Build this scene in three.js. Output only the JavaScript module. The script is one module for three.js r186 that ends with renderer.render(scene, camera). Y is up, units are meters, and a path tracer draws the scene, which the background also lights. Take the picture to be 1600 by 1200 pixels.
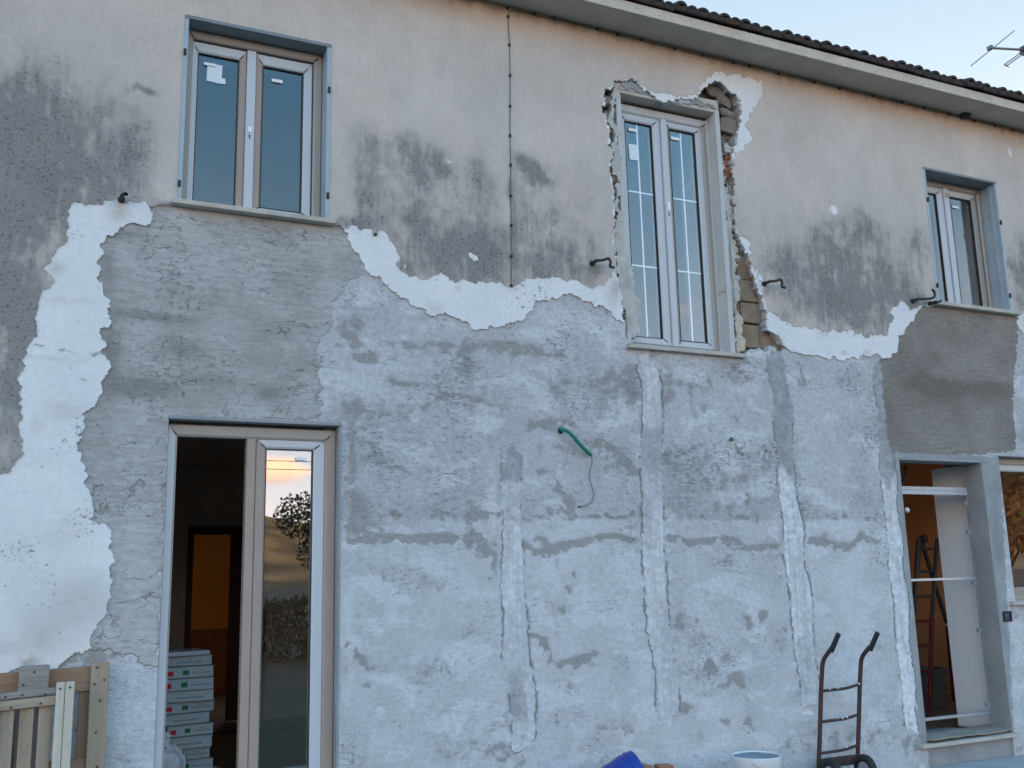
import * as THREE from 'three';
import { RoundedBoxGeometry } from 'three/addons/geometries/RoundedBoxGeometry.js';
import { mergeGeometries, mergeVertices } from 'three/addons/utils/BufferGeometryUtils.js';

// ---------------------------------------------------------------- camera
const scene = new THREE.Scene();
const EYE = new THREE.Vector3(0, 1.6, 6.4), LENS = 1550;            // the lens, in pixels of the 1600 x 1200 photograph
const YAW = 0.44097, PITCH = 0.19468, ROLL = -0.02456;
const AHEAD = new THREE.Vector3(Math.sin(YAW) * Math.cos(PITCH), Math.sin(PITCH), -Math.cos(YAW) * Math.cos(PITCH));
const level = new THREE.Vector3(Math.cos(YAW), 0, Math.sin(YAW)), plumb = new THREE.Vector3().crossVectors(level, AHEAD);
const RIGHT = level.clone().multiplyScalar(Math.cos(ROLL)).addScaledVector(plumb, Math.sin(ROLL));
const UP = plumb.clone().multiplyScalar(Math.cos(ROLL)).addScaledVector(level, -Math.sin(ROLL));
const camera = new THREE.PerspectiveCamera(2 * Math.atan(600 / LENS) * 180 / Math.PI, 4 / 3, 0.1, 6000);
camera.position.copy(EYE); camera.up.copy(UP); camera.lookAt(EYE.clone().add(AHEAD));

// ---------------------------------------------------------------- noise
let seedState = 20240611;
const rnd = () => { seedState = (seedState + 0x6d2b79f5) | 0; let t = Math.imul(seedState ^ (seedState >>> 15), 1 | seedState); t = (t + Math.imul(t ^ (t >>> 7), 61 | t)) ^ t; return ((t ^ (t >>> 14)) >>> 0) / 4294967296; };
const reseed = (n) => { seedState = n | 0; };
const rr = (a, b) => a + (b - a) * rnd();
const PERM = new Uint8Array(512), GX = new Float32Array(256), GY = new Float32Array(256);
{ const p = [...Array(256).keys()]; for (let i = 255; i > 0; i--) { const j = Math.floor(rnd() * (i + 1)); [p[i], p[j]] = [p[j], p[i]]; } for (let i = 0; i < 512; i++) PERM[i] = p[i & 255]; for (let i = 0; i < 256; i++) { const a = rnd() * 6.2831853; GX[i] = Math.cos(a); GY[i] = Math.sin(a); } }
function n2(x, y) {
  const xf = Math.floor(x), yf = Math.floor(y), X = xf & 255, Y = yf & 255; x -= xf; y -= yf;
  const u = x * x * x * (x * (x * 6 - 15) + 10), v = y * y * y * (y * (y * 6 - 15) + 10);
  const a = PERM[PERM[X] + Y], b = PERM[PERM[X + 1] + Y], c = PERM[PERM[X] + Y + 1], d = PERM[PERM[X + 1] + Y + 1];
  const p = GX[a] * x + GY[a] * y, q = GX[b] * (x - 1) + GY[b] * y, r = GX[c] * x + GY[c] * (y - 1), s = GX[d] * (x - 1) + GY[d] * (y - 1);
  const t = p + u * (q - p); return 1.5 * (t + v * (r + u * (s - r) - t));
}
const fbm = (x, y, o) => { let s = 0, a = 0.55; for (let i = 0; i < o; i++) { s += a * n2(x, y); x = x * 2.03 + 17.1; y = y * 2.03 + 5.7; a *= 0.52; } return s; };
const clamp = (x, a = 0, b = 1) => (x < a ? a : x > b ? b : x);
const sstep = (a, b, x) => { const t = clamp((x - a) / (b - a)); return t * t * (3 - 2 * t); };
const mix = (a, b, t) => a + (b - a) * t;

// ---------------------------------------------------------------- sky (an evening sky: clear blue overhead, sunlit clouds low down over the hills), sun low behind the house
const SUN = new THREE.Vector3(Math.sin(0.62), Math.tan(0.085), -Math.cos(0.62)).normalize();
{
  const w = 2048, h = 1024, px = new Float32Array(w * h * 4);
  for (let j = 0; j < h; j++) for (let i = 0; i < w; i++) {
    const el = ((j + 0.5) / h - 0.5) * Math.PI, az = ((i + 0.5) / w - 0.5) * 2 * Math.PI, e = Math.max(el, 0) * 180 / Math.PI;
    const dx = Math.cos(az), dz = Math.sin(az), toSun = clamp(0.5 + 0.5 * (dx * SUN.x + dz * SUN.z) / Math.hypot(SUN.x, SUN.z));
    const day = sstep(0.3, 0.85, toSun), k = Math.exp(-e / 24);
    let r = mix(0.17 + 3.75 * Math.exp(-e / 10.5), 0.1 + 1.3 * k, day), g = mix(0.6 + 2.45 * Math.exp(-e / 15), 0.3 + 1.15 * k, day), b = mix(1.12 + 1.6 * Math.exp(-e / 21), 0.6 + 0.65 * k, day);
    const glow = toSun ** 6 * Math.exp(-e / 9); r += 1.2 * glow; g += 0.8 * glow; b += 0.3 * glow;
    // cumulus low down, lit from the sun's side
    const c = 5.2, u = az * c, v = e / 7.5;
    const away = sstep(0.1, 0.4, Math.abs(az - 1.36));
    let m = mix(1.1 * fbm(az * 17 + 5, e * 0.62 + 4, 5) + 0.62 - Math.abs(e - 6.35) * 0.72, fbm(u * 1.3 + 3.1, v * 1.2 + 9.2, 5) + 0.5 - Math.abs(e - 6.1) * 0.09, away);
    if (dz < 0) m -= 0.25 * -dz;
    m = sstep(0.06, 0.36, m) * sstep(mix(4.7, 3.2, away), 5.2, e);
    const lit = clamp(0.72 + 0.7 * fbm(az * 22 + 8.3, e * 0.8 + 1.2, 4) + (e - 6.0) * 0.5), far = 1 - toSun * 0.55;
    r = mix(r, mix(1.2, 4.6, lit) * far + 0.25, m); g = mix(g, mix(1.05, 2.7, lit) * far + 0.25, m); b = mix(b, mix(1.2, 1.45, lit) * far + 0.3, m);
    const wisp = sstep(0.15, 0.8, fbm(az * 3 + 40, e / 9 + 4, 4)) * 0.1 * sstep(12, 20, e); r += wisp * 1.2; g += wisp; b += wisp * 0.9;
    const o = (j * w + i) * 4; px[o] = r; px[o + 1] = g; px[o + 2] = b; px[o + 3] = 1;
  }
  const sky = new THREE.DataTexture(px, w, h, THREE.RGBAFormat, THREE.FloatType);
  sky.mapping = THREE.EquirectangularReflectionMapping; sky.magFilter = sky.minFilter = THREE.LinearFilter; sky.needsUpdate = true;
  scene.background = sky; scene.environment = sky;
}
const sun = new THREE.DirectionalLight(0xffab5e, 4.5);
sun.position.copy(SUN).multiplyScalar(60); sun.castShadow = true; sun.shadow.mapSize.set(2048, 2048);
Object.assign(sun.shadow.camera, { left: -60, right: 60, top: 40, bottom: -40, near: 1, far: 300 });
scene.add(sun, sun.target);
const renderer = new THREE.WebGLRenderer({ antialias: true });
renderer.toneMapping = THREE.LinearToneMapping; renderer.toneMappingExposure = 1.22; renderer.shadowMap.enabled = true;

// ---------------------------------------------------------------- helpers
// a point seen in the photograph, on the plane z (metres; the facade is z = 0, the ground y = 0)
function W(px, py, z = 0) {
  const a = (px - 800) / LENS, b = (600 - py) / LENS, dx = AHEAD.x + a * RIGHT.x + b * UP.x, dy = AHEAD.y + a * RIGHT.y + b * UP.y, dz = AHEAD.z + a * RIGHT.z + b * UP.z, t = (z - EYE.z) / dz;
  return [EYE.x + dx * t, EYE.y + dy * t];
}
const V = (px, py, z) => { const [x, y] = W(px, py, z); return new THREE.Vector3(x, y, z); };
const pairs = (list) => { const o = []; for (let i = 0; i < list.length; i += 2) o.push(W(list[i], list[i + 1])); return o; };
const used = {};
const numbered = (n) => { const k = used[n] = (used[n] ?? -1) + 1; return k ? n + '_' + String(k).padStart(3, '0') : n; };
function mesh(name, geo, mat, parent = scene) {
  const m = new THREE.Mesh(geo, mat); m.name = parent === scene ? numbered(name) : name; m.castShadow = m.receiveShadow = true; parent.add(m); return m;
}
function group(name, parent = scene) { const g = new THREE.Group(); g.name = parent === scene ? numbered(name) : name; parent.add(g); return g; }
function tag(o, label, category, grp) { o.userData.label = label; o.userData.category = category; if (grp) o.userData.group = grp; return o; }
function structure(name, geo, mat) { const m = mesh(name, geo, mat); m.userData.kind = 'structure'; return m; }
const merge = (list) => mergeGeometries(list.map((g) => { const q = g.index ? g.toNonIndexed() : g; for (const k of Object.keys(q.attributes)) if (!['position', 'normal', 'uv'].includes(k)) q.deleteAttribute(k); return q; }));
const bx = (x0, x1, y0, y1, z0, z1, r = 0.004) => {
  const w = x1 - x0, h = y1 - y0, d = z1 - z0, R = Math.min(r, w / 3, h / 3, d / 3), g = r > 0 ? new RoundedBoxGeometry(w, h, d, 1, R) : new THREE.BoxGeometry(w, h, d);
  return g.translate((x0 + x1) / 2, (y0 + y1) / 2, (z0 + z1) / 2);
};
const tube = (pts, r, seg = 24, rad = 8) => new THREE.TubeGeometry(new THREE.CatmullRomCurve3(pts, false, 'centripetal'), seg, r, rad);
function rod(a, b, r, r2 = r, n = 10) {
  const d = b.clone().sub(a), g = new THREE.CylinderGeometry(r2, r, d.length(), n);
  return g.applyQuaternion(new THREE.Quaternion().setFromUnitVectors(new THREE.Vector3(0, 1, 0), d.clone().normalize())).translate((a.x + b.x) / 2, (a.y + b.y) / 2, (a.z + b.z) / 2);
}
// break an outline up into small ragged bits
function jag(pts, amount = 0.2, step = 0.014, closed = true) {
  const out = [];
  const split = (a, b) => {
    const dx = b[0] - a[0], dy = b[1] - a[1], l = Math.hypot(dx, dy);
    if (l < step) { out.push(b); return; }
    const k = (rnd() - 0.5) * 2 * Math.min(amount, 0.02 / l + amount * 0.35), t = rr(0.4, 0.6), m = [a[0] + dx * t - dy * k, a[1] + dy * t + dx * k];
    split(a, m); split(m, b);
  };
  const n = closed ? pts.length : pts.length - 1;
  if (!closed) out.push(pts[0]);
  for (let i = 0; i < n; i++) split(pts[i], pts[(i + 1) % pts.length]);
  return out;
}
const shapeOf = (pts, holes = []) => { const s = new THREE.Shape(pts.map(([x, y]) => new THREE.Vector2(x, y))); for (const h of holes) s.holes.push(new THREE.Path(h.map(([x, y]) => new THREE.Vector2(x, y)))); return s; };
const slab = (pts, z0, z1, holes) => new THREE.ExtrudeGeometry(shapeOf(pts, holes), { depth: z1 - z0, bevelEnabled: false, steps: 1 }).translate(0, 0, z0);
function planarUV(g, [x0, x1, y0, y1]) {
  const p = g.attributes.position, uv = g.attributes.uv;
  for (let i = 0; i < p.count; i++) uv.setXY(i, (p.getX(i) - x0) / (x1 - x0), (p.getY(i) - y0) / (y1 - y0));
  return g;
}
const rectPts = (x0, x1, y0, y1) => [[x0, y0], [x1, y0], [x1, y1], [x0, y1]];
// box projection in metres, for small surfaces that carry a repeating material
function boxUV(g, s = 1) {
  g = g.index ? g.toNonIndexed() : g; const p = g.attributes.position, n = g.attributes.normal, uv = g.attributes.uv;
  for (let i = 0; i < p.count; i++) {
    const ax = Math.abs(n.getX(i)), ay = Math.abs(n.getY(i)), az = Math.abs(n.getZ(i));
    if (ax > ay && ax > az) uv.setXY(i, p.getZ(i) / s, p.getY(i) / s); else if (ay > az) uv.setXY(i, p.getX(i) / s, p.getZ(i) / s); else uv.setXY(i, p.getX(i) / s, p.getY(i) / s);
  }
  return g;
}
function roughen(g, amp, freq, seed = 0) {
  g = mergeVertices((() => { const q = g.clone(); q.deleteAttribute('uv'); q.deleteAttribute('normal'); return q; })(), 1e-4);
  const p = g.attributes.position;
  for (let i = 0; i < p.count; i++) {
    const x = p.getX(i) * freq + seed, y = p.getY(i) * freq + seed * 1.7, z = p.getZ(i) * freq - seed;
    p.setXYZ(i, p.getX(i) + amp * fbm(y + 3, z + x * 0.3, 3), p.getY(i) + amp * fbm(z + 11, x + y * 0.3, 3), p.getZ(i) + amp * fbm(x + 23, y + z * 0.3, 3));
  }
  g = g.toNonIndexed(); g.computeVertexNormals(); g.setAttribute('uv', new THREE.BufferAttribute(new Float32Array(g.attributes.position.count * 2), 2));
  return boxUV(g);
}

// ---------------------------------------------------------------- computed textures
const enc = (c) => { c = clamp(c); return (c <= 0.0031308 ? c * 12.92 : 1.055 * Math.pow(c, 1 / 2.4) - 0.055) * 255 + 0.5; };
const ENC = new Uint8ClampedArray(4097); for (let i = 0; i <= 4096; i++) ENC[i] = Math.floor(enc(i / 4096));
function maps(w, h, [x0, x1, y0, y1], fn, repeat = false) {
  const col = new Uint8Array(w * h * 4), hgt = new Float32Array(w * h), c = [0, 0, 0];
  for (let j = 0; j < h; j++) {
    const y = y0 + (j + 0.5) / h * (y1 - y0);
    for (let i = 0; i < w; i++) {
      hgt[j * w + i] = fn(x0 + (i + 0.5) / w * (x1 - x0), y, c);
      const o = (j * w + i) * 4; for (let k = 0; k < 3; k++) col[o + k] = ENC[Math.floor(clamp(c[k]) * 4096)]; col[o + 3] = 255;
    }
  }
  const map = new THREE.DataTexture(col, w, h), bump = new THREE.DataTexture(hgt, w, h, THREE.RedFormat, THREE.FloatType);
  map.colorSpace = THREE.SRGBColorSpace;
  for (const t of [map, bump]) { t.magFilter = t.minFilter = THREE.LinearFilter; t.wrapS = t.wrapT = repeat ? THREE.RepeatWrapping : THREE.MirroredRepeatWrapping; t.needsUpdate = true; }
  return { map, bump };
}
const surface = (m, extra = {}) => new THREE.MeshStandardMaterial({ map: m.map, bumpMap: m.bump, bumpScale: 1, roughness: 0.95, ...extra });
const plain = (rgb, roughness = 0.7, extra = {}) => new THREE.MeshPhysicalMaterial({ color: new THREE.Color().setRGB(...rgb), roughness, ...extra });
// tiled two metre square of mottled stuff
function mottled(a, b, { f = 3, grain = 0.0006, size = 224, rough = 0.9, seed = 0, streak = 1, metal = 0, span = 1, spots = 0, spot = [0.05, 0.05, 0.05] } = {}) {
  const m = maps(size, size, [0, span, 0, span], (x, y, c) => {
    const q = (f2, o, s) => { // blend for a seamless tile
      const u = x / span, v = y / span, A = fbm(x * f2 + s, y * f2 * streak + s, o), B = fbm((x - span) * f2 + s, y * f2 * streak + s, o), C = fbm(x * f2 + s, (y - span) * f2 * streak + s, o), D = fbm((x - span) * f2 + s, (y - span) * f2 * streak + s, o);
      return mix(mix(A, B, u), mix(C, D, u), v) * 1.25;
    };
    const t = clamp(0.5 + 0.75 * q(f, 4, seed)), n = q(f * 14, 2, seed + 5), k = spots ? sstep(0.62 - spots, 0.7 - spots, q(f * 5, 3, seed + 31)) : 0;
    for (let i = 0; i < 3; i++) c[i] = mix(mix(a[i], b[i], t) * (1 + 0.16 * n), spot[i], k);
    return grain * (n + 1.6 * q(f * 5, 3, seed + 9));
  }, true);
  return surface(m, { roughness: rough, metalness: metal });
}

// fields rasterised on a coarse grid of the facade
const FX0 = -1.6, FX1 = 11.2, FY0 = -0.3, FY1 = 6.1, FC = 0.016, FW = Math.ceil((FX1 - FX0) / FC), FH = Math.ceil((FY1 - FY0) / FC);
const field = () => new Float32Array(FW * FH);
function sample(f, x, y) {
  x = clamp((x - FX0) / FC - 0.5, 0, FW - 1.001); y = clamp((y - FY0) / FC - 0.5, 0, FH - 1.001);
  const i = x | 0, j = y | 0, u = x - i, v = y - j, o = j * FW + i;
  return mix(mix(f[o], f[o + 1], u), mix(f[o + FW], f[o + FW + 1], u), v);
}
// soft spots given as [px, py, half-width px, half-height px, strength]
function spots(f, list) {
  for (const [px, py, rx, ry, s] of list) {
    const [x, y] = W(px, py), [xr] = W(px + rx, py), [, yr] = W(px, py - ry), a = xr - x, b = yr - y;
    for (let j = Math.max(0, Math.floor((y - 2.6 * b - FY0) / FC)); j < Math.min(FH, (y + 2.6 * b - FY0) / FC); j++) for (let i = Math.max(0, Math.floor((x - 2.6 * a - FX0) / FC)); i < Math.min(FW, (x + 2.6 * a - FX0) / FC); i++) {
      const u = (FX0 + (i + 0.5) * FC - x) / a, v = (FY0 + (j + 0.5) * FC - y) / b, d = (u * u + v * v); f[j * FW + i] += s * Math.exp(-d * 0.9);
    }
  }
}
function fillPoly(f, pts, value = 1) {
  for (let j = 0; j < FH; j++) {
    const y = FY0 + (j + 0.5) * FC, xs = [];
    for (let k = 0; k < pts.length; k++) { const [ax, ay] = pts[k], [bx2, by] = pts[(k + 1) % pts.length]; if ((ay > y) !== (by > y)) xs.push(ax + (y - ay) / (by - ay) * (bx2 - ax)); }
    xs.sort((p, q) => p - q);
    for (let k = 0; k + 1 < xs.length; k += 2) for (let i = Math.max(0, Math.ceil((xs[k] - FX0) / FC - 0.5)); i < Math.min(FW, (xs[k + 1] - FX0) / FC - 0.5); i++) f[j * FW + i] = value;
  }
}
// distance (signed across) to a polyline of plaster, as [t along, offset / half width]
function strip(line, x, y) {
  for (let k = 0; k + 1 < line.length; k++) {
    const [ax, ay, aw] = line[k], [cx, cy, cw] = line[k + 1];
    if (y <= ay && y >= cy) { const t = (ay - y) / (ay - cy); return [k + t, (x - mix(ax, cx, t)) / mix(aw, cw, t)]; }
  }
  return null;
}

// ---------------------------------------------------------------- the outlines on the facade, as seen in the photograph
const EAVE = 6.03;
const paintLeft = [-90, 745, 0, 742, 12, 741, 21, 729, 31, 717, 34, 700, 31, 675, 33, 658, 30, 633, 32, 608, 31, 587, 40, 573, 42, 554, 48, 537, 58, 512, 58, 492, 62, 467, 67, 454, 79, 448, 85, 440, 76, 429, 81, 408, 90, 390, 102, 367, 104, 346, 110, 321, 123, 318, 143, 320, 157, 323, 162, 313, 177, 312, 190, 316, 205, 315, 228, 315, 232, 322, 245, 320];
const paintMid = [530, 352, 544, 356, 552, 353, 560, 359, 571, 357, 577, 358, 582, 362, 585, 370, 590, 368, 592, 362, 596, 360, 602, 365, 608, 375, 615, 384, 621, 396, 622, 409, 618, 411, 622, 418, 631, 427, 640, 434, 657, 437, 670, 434, 681, 430, 687, 426, 693, 430, 701, 438, 714, 441, 719, 438, 732, 440, 754, 438, 766, 440, 782, 442, 792, 448, 800, 451, 807, 446, 817, 440, 828, 436, 843, 435, 857, 436, 876, 436, 889, 439, 902, 440, 911, 445, 919, 449, 929, 449, 942, 447, 945, 442, 951, 434, 956, 425, 960, 421];
const brokenLeft = [961, 410, 959, 397, 956, 375, 959, 350, 957, 340, 957, 315, 955, 290, 952, 272, 950, 262, 954, 250, 952, 230, 947, 227, 951, 207, 946, 196, 946, 187, 939, 177, 937, 167, 944, 160, 941, 150, 946, 139, 957, 134, 957, 127, 966, 126, 985, 122];
const paintTop = [994, 126, 1002, 135, 1015, 142, 1020, 146, 1040, 147, 1060, 150, 1075, 149, 1088, 150, 1100, 130, 1115, 112, 1130, 115, 1150, 116, 1172, 122, 1191, 127, 1191, 140, 1185, 155, 1180, 167, 1172, 177, 1166, 190, 1165, 200, 1172, 212, 1172, 220, 1162, 227, 1156, 237, 1146, 239, 1147, 262, 1147, 300, 1147, 320, 1149, 350, 1154, 371, 1166, 374, 1169, 386, 1170, 400, 1173, 414, 1182, 420, 1188, 428, 1192, 440, 1193, 448, 1190, 460, 1195, 474, 1199, 487];
const wallTop = [994, 127, 1002, 137, 1015, 145, 1022, 151, 1060, 156, 1085, 154, 1096, 142, 1105, 130, 1117, 127, 1127, 131, 1137, 142, 1150, 149, 1156, 165, 1157, 180, 1155, 200, 1150, 208, 1149, 220, 1150, 228, 1146, 238, 1148, 262, 1148, 280, 1149, 300, 1148, 320, 1150, 350, 1151, 365, 1154, 373, 1163, 390, 1170, 402, 1173, 415, 1177, 430, 1182, 447, 1190, 462, 1197, 485, 1199, 500, 1198, 516];
const paintRight = [1206, 489, 1216, 496, 1228, 503, 1236, 510, 1252, 511, 1262, 515, 1278, 515, 1292, 520, 1306, 518, 1326, 515, 1333, 518, 1338, 522, 1366, 523, 1380, 525, 1386, 518, 1393, 500, 1391, 476, 1409, 471, 1414, 475, 1419, 484, 1426, 482, 1436, 478, 1444, 475, 1456, 474];
const whiteLeft = [-90, 1062, 0, 1056, 60, 1050, 80, 1047, 100, 1033, 123, 1018, 143, 1010, 145, 990, 152, 980, 165, 943, 170, 923, 177, 907, 176, 867, 173, 843, 167, 823, 146, 800, 146, 796, 140, 771, 133, 750, 133, 733, 127, 710, 119, 692, 127, 675, 129, 658, 135, 642, 150, 631, 157, 617, 158, 596, 169, 585, 167, 562, 156, 550, 167, 540, 157, 529, 156, 513, 174, 506, 169, 487, 169, 467, 160, 444, 152, 433, 158, 421, 155, 404, 156, 383, 163, 378, 167, 368, 185, 360, 197, 352, 213, 350, 230, 352, 239, 343, 238, 333, 233, 323, 245, 321];
const whiteMid = [532, 353, 542, 364, 548, 382, 554, 395, 563, 407, 570, 414, 570, 420, 578, 431, 592, 431, 598, 442, 610, 453, 623, 462, 634, 467, 646, 478, 666, 490, 687, 491, 694, 487, 707, 495, 724, 503, 734, 511, 754, 515, 766, 508, 779, 512, 788, 511, 796, 504, 808, 501, 821, 498, 823, 490, 832, 478, 843, 471, 852, 470, 862, 465, 873, 464, 879, 460, 887, 458, 897, 462, 905, 465, 912, 471, 920, 471, 940, 478, 945, 483, 957, 495, 968, 502, 977, 503, 973, 485, 968, 476, 970, 456, 966, 439, 960, 428];
const whiteRight = [1210, 522, 1220, 532, 1229, 545, 1238, 550, 1260, 554, 1276, 555, 1288, 559, 1310, 563, 1326, 562, 1338, 562, 1352, 557, 1360, 556, 1376, 560, 1384, 560, 1396, 552, 1402, 534, 1412, 520, 1420, 506, 1428, 496, 1436, 484, 1444, 477, 1456, 476];
const W1 = [0.653, 1.645, 4.05, 5.37], W3 = [7.42, 8.405, 4.035, 5.38], D1 = [0.66, 1.755, 0.1, 2.65], D2 = [6.75, 7.765, 0.17, 2.552], W4 = [8.0, 9.2, 1.3, 2.622], W2 = [4.06, 5.03, 3.37, 5.53];
const notch = ([x0, x1, y0, y1], low) => [[x0, low], [x0, y1], [x1, y1], [x1, low]];
function coat(left, mid, top, right, farRight, step) {
  return [[FX0, left[0][1]], ...jag(left, 0.3, step, false), ...notch(W1, 4.03), ...jag(mid, 0.3, step, false), ...jag(top, 0.35, step, false), ...jag(right, 0.3, step, false), ...notch(W3, 4.01), ...jag(farRight, 0.3, step, false), [FX1, farRight.at(-1)[1]], [FX1, EAVE], [FX0, EAVE]];
}
reseed(41);
const paintOutline = coat(pairs(paintLeft), pairs(paintMid), pairs([...brokenLeft, ...paintTop]), pairs(paintRight), pairs([1591, 490, 1600, 489, 1640, 496, 1700, 520]), 0.01);
const whiteOutline = coat(pairs(whiteLeft), pairs(whiteMid), pairs([...brokenLeft.map((v, i) => (i % 2 ? v : v + 0.6)), ...wallTop]), pairs(whiteRight), pairs([1589, 496, 1592, 515, 1600, 528, 1640, 548, 1700, 570]), 0.008);
const brokenOutline = jag(pairs([983, 548, 984, 535, 978, 505, 974, 485, 970, 470, 968, 450, 962, 424, ...brokenLeft, ...wallTop, 1210, 522, 1220, 532, 1230, 546, 1214, 547, 1190, 546, 1168, 549]), 0.3, 0.01, false).concat([[5.125, 3.348], [4.02, 3.348]]);

// ---------------------------------------------------------------- materials of the facade
const streaks = (x, y) => fbm(x * 9 + 2, y * 0.8 + 5, 3);
// 1. old finish: cream paint over thin render, grey with mould where water ran
const mould = field();
spots(mould, [[20, 300, 120, 190, 0.62], [110, 230, 110, 95, 0.5], [40, 190, 60, 60, 0.4], [190, 270, 50, 70, 0.32], [-60, 400, 120, 240, 0.55], [40, 600, 60, 120, 0.55], [215, 145, 20, 6, 0.75], [235, 150, 8, 6, 0.5],
  [655, 250, 45, 34, 0.7], [690, 270, 20, 16, 0.4], [570, 250, 26, 60, 0.42], [620, 320, 60, 60, 0.42], [720, 400, 70, 50, 0.62], [660, 400, 60, 40, 0.45], [752, 300, 14, 70, 0.35], [738, 255, 10, 20, 0.3], [745, 390, 16, 45, 0.45], [640, 215, 16, 12, 0.35],
  [815, 255, 22, 12, 0.5], [838, 270, 24, 18, 0.85], [848, 285, 12, 10, 0.5], [850, 390, 70, 60, 0.4], [890, 410, 40, 40, 0.35], [800, 330, 7, 110, 0.35],
  [1330, 440, 80, 70, 0.62], [1380, 470, 60, 50, 0.5], [1352, 352, 24, 26, 0.62], [1240, 440, 50, 40, 0.4], [1440, 400, 14, 60, 0.45], [1425, 370, 20, 30, 0.3], [1300, 380, 30, 50, 0.3], [1436, 472, 20, 10, 0.5],
  [1600, 420, 22, 60, 0.75], [528, 350, 14, 12, 0.55], [255, 318, 20, 8, 0.7], [560, 350, 30, 10, 0.4], [930, 420, 12, 8, 0.4], [1200, 460, 10, 10, 0.4],
  [925, 250, 40, 60, 0.12], [870, 180, 60, 50, 0.06]]);
const cleanSpots = field();
spots(cleanSpots, [[268, 230, 16, 70, 0.6], [262, 295, 16, 18, 0.8], [528, 180, 18, 90, 0.55], [524, 320, 16, 24, 0.8], [1446, 430, 9, 60, 0.7], [790, 320, 12, 90, 0.25], [735, 400, 5, 4, 1.5], [699, 255, 5, 4, 0.8], [610, 300, 26, 24, 0.25], [1300, 328, 5, 5, 2.2], [1575, 238, 14, 20, 0.7], [1570, 210, 20, 12, 0.4]]);
const flakes = field();
spots(flakes, [[733, 398, 3, 3, 1], [740, 404, 5, 4, 1.4], [632, 417, 2, 3, 1.2], [701, 254, 3, 2, 0.9], [688, 276, 2, 2, 0.9], [699, 403, 12, 2, 0.5], [1301, 329, 5, 7, 1.3], [1576, 240, 4, 12, 0.7]]);
const MX0 = -0.7, MX1 = 9.3, PAINT = [MX0, MX1, 2.4, EAVE], WHITE = [MX0, MX1, -0.3, EAVE], BASE = [MX0, MX1, -0.3, 4.5];
const grain = (x, y) => { const h = Math.sin(Math.round(x * 230) * 12.9898 + Math.round(y * 260) * 78.233) * 43758.5453; return h - Math.floor(h) - 0.5; };
const paintMaps = maps(2048, 1500, PAINT, (x, y, c) => {
  const big = fbm(x * 0.9, y * 0.8, 4), mid = fbm(x * 4, y * 3.2 + 20, 4), run = streaks(x, y), fine = fbm(x * 31, y * 24, 3), sp = n2(x * 50 + 0.8 * fbm(x * 30, y * 30, 2), y * 56), sp2 = n2(x * 104 + 9, y * 98), hair = fbm(x * 34, y * 1.6 + 7, 3), g0 = grain(x, y);
  const wx = x + 0.05 * mid, wy = y + 0.06 * fbm(x * 5 + 50, y * 2, 3);
  const clean = sample(cleanSpots, x + 0.03 * mid, y + 0.03 * fine);
  let m = sample(mould, wx, wy) - 0.8 * clean;
  m += (0.26 + 0.2 * big + 0.12 * mid) * sstep(5.05, 4.35, y + 0.25 * run);
  m = clamp(m * (0.92 + 0.6 * mid + 0.3 * run + 0.55 * fbm(x * 13, y * 10, 4)) , 0, 1.15);
  m = clamp(m * (1 + 0.35 * hair));
  const dots = Math.max(sstep(0.56, 0.8, sp + 0.35 * (m - 0.5) + 0.25 * mid), 0.8 * sstep(0.5, 0.75, sp2 + 0.3 * (m - 0.4) + 0.35 * mid)) * sstep(0.12, 0.6, m);
  const t = 0.5 + 0.5 * big + 0.25 * mid + 0.12 * run;
  let r = mix(0.5, 0.6, t), g = mix(0.438, 0.512, t), b = mix(0.38, 0.435, t);
  const cool = clamp(0.35 + 0.8 * fbm(x * 1.6 + 7, y * 1.3 + 3, 3)); r = mix(r, 0.5, cool * 0.55); g = mix(g, 0.445, cool * 0.55); b = mix(b, 0.415, cool * 0.55);
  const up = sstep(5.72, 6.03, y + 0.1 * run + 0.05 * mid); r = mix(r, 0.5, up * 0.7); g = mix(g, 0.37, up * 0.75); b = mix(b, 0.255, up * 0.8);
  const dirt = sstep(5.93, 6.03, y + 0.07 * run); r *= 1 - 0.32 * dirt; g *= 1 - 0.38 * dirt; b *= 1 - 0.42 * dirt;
  const k = sstep(0.0, 1.0, m); r = mix(r, 0.155, k * 0.76); g = mix(g, 0.155, k * 0.76); b = mix(b, 0.148, k * 0.76);
  const d = dots * 0.55; r = mix(r, 0.05, d); g = mix(g, 0.05, d); b = mix(b, 0.055, d);
  const f = sstep(0.42, 0.6, sample(flakes, x + 0.012 * fine, y + 0.012 * n2(x * 40, y * 40))); r = mix(r, 0.74, f); g = mix(g, 0.72, f); b = mix(b, 0.7, f);
  const tone = 1 + 0.09 * fine + 0.03 * sp2 + 0.08 * g0 + 0.02 * hair + 0.1 * fbm(x * 1.9 + 60, y * 2.3, 4) + 0.08 * fbm(x * 7 + 33, y * 5, 4); c[0] = r * tone; c[1] = g * tone; c[2] = b * tone;
  return 0.0014 * fine + 0.0016 * mid - 0.0012 * dots + 0.0004 * sp2 - 0.0012 * f;
});
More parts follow.
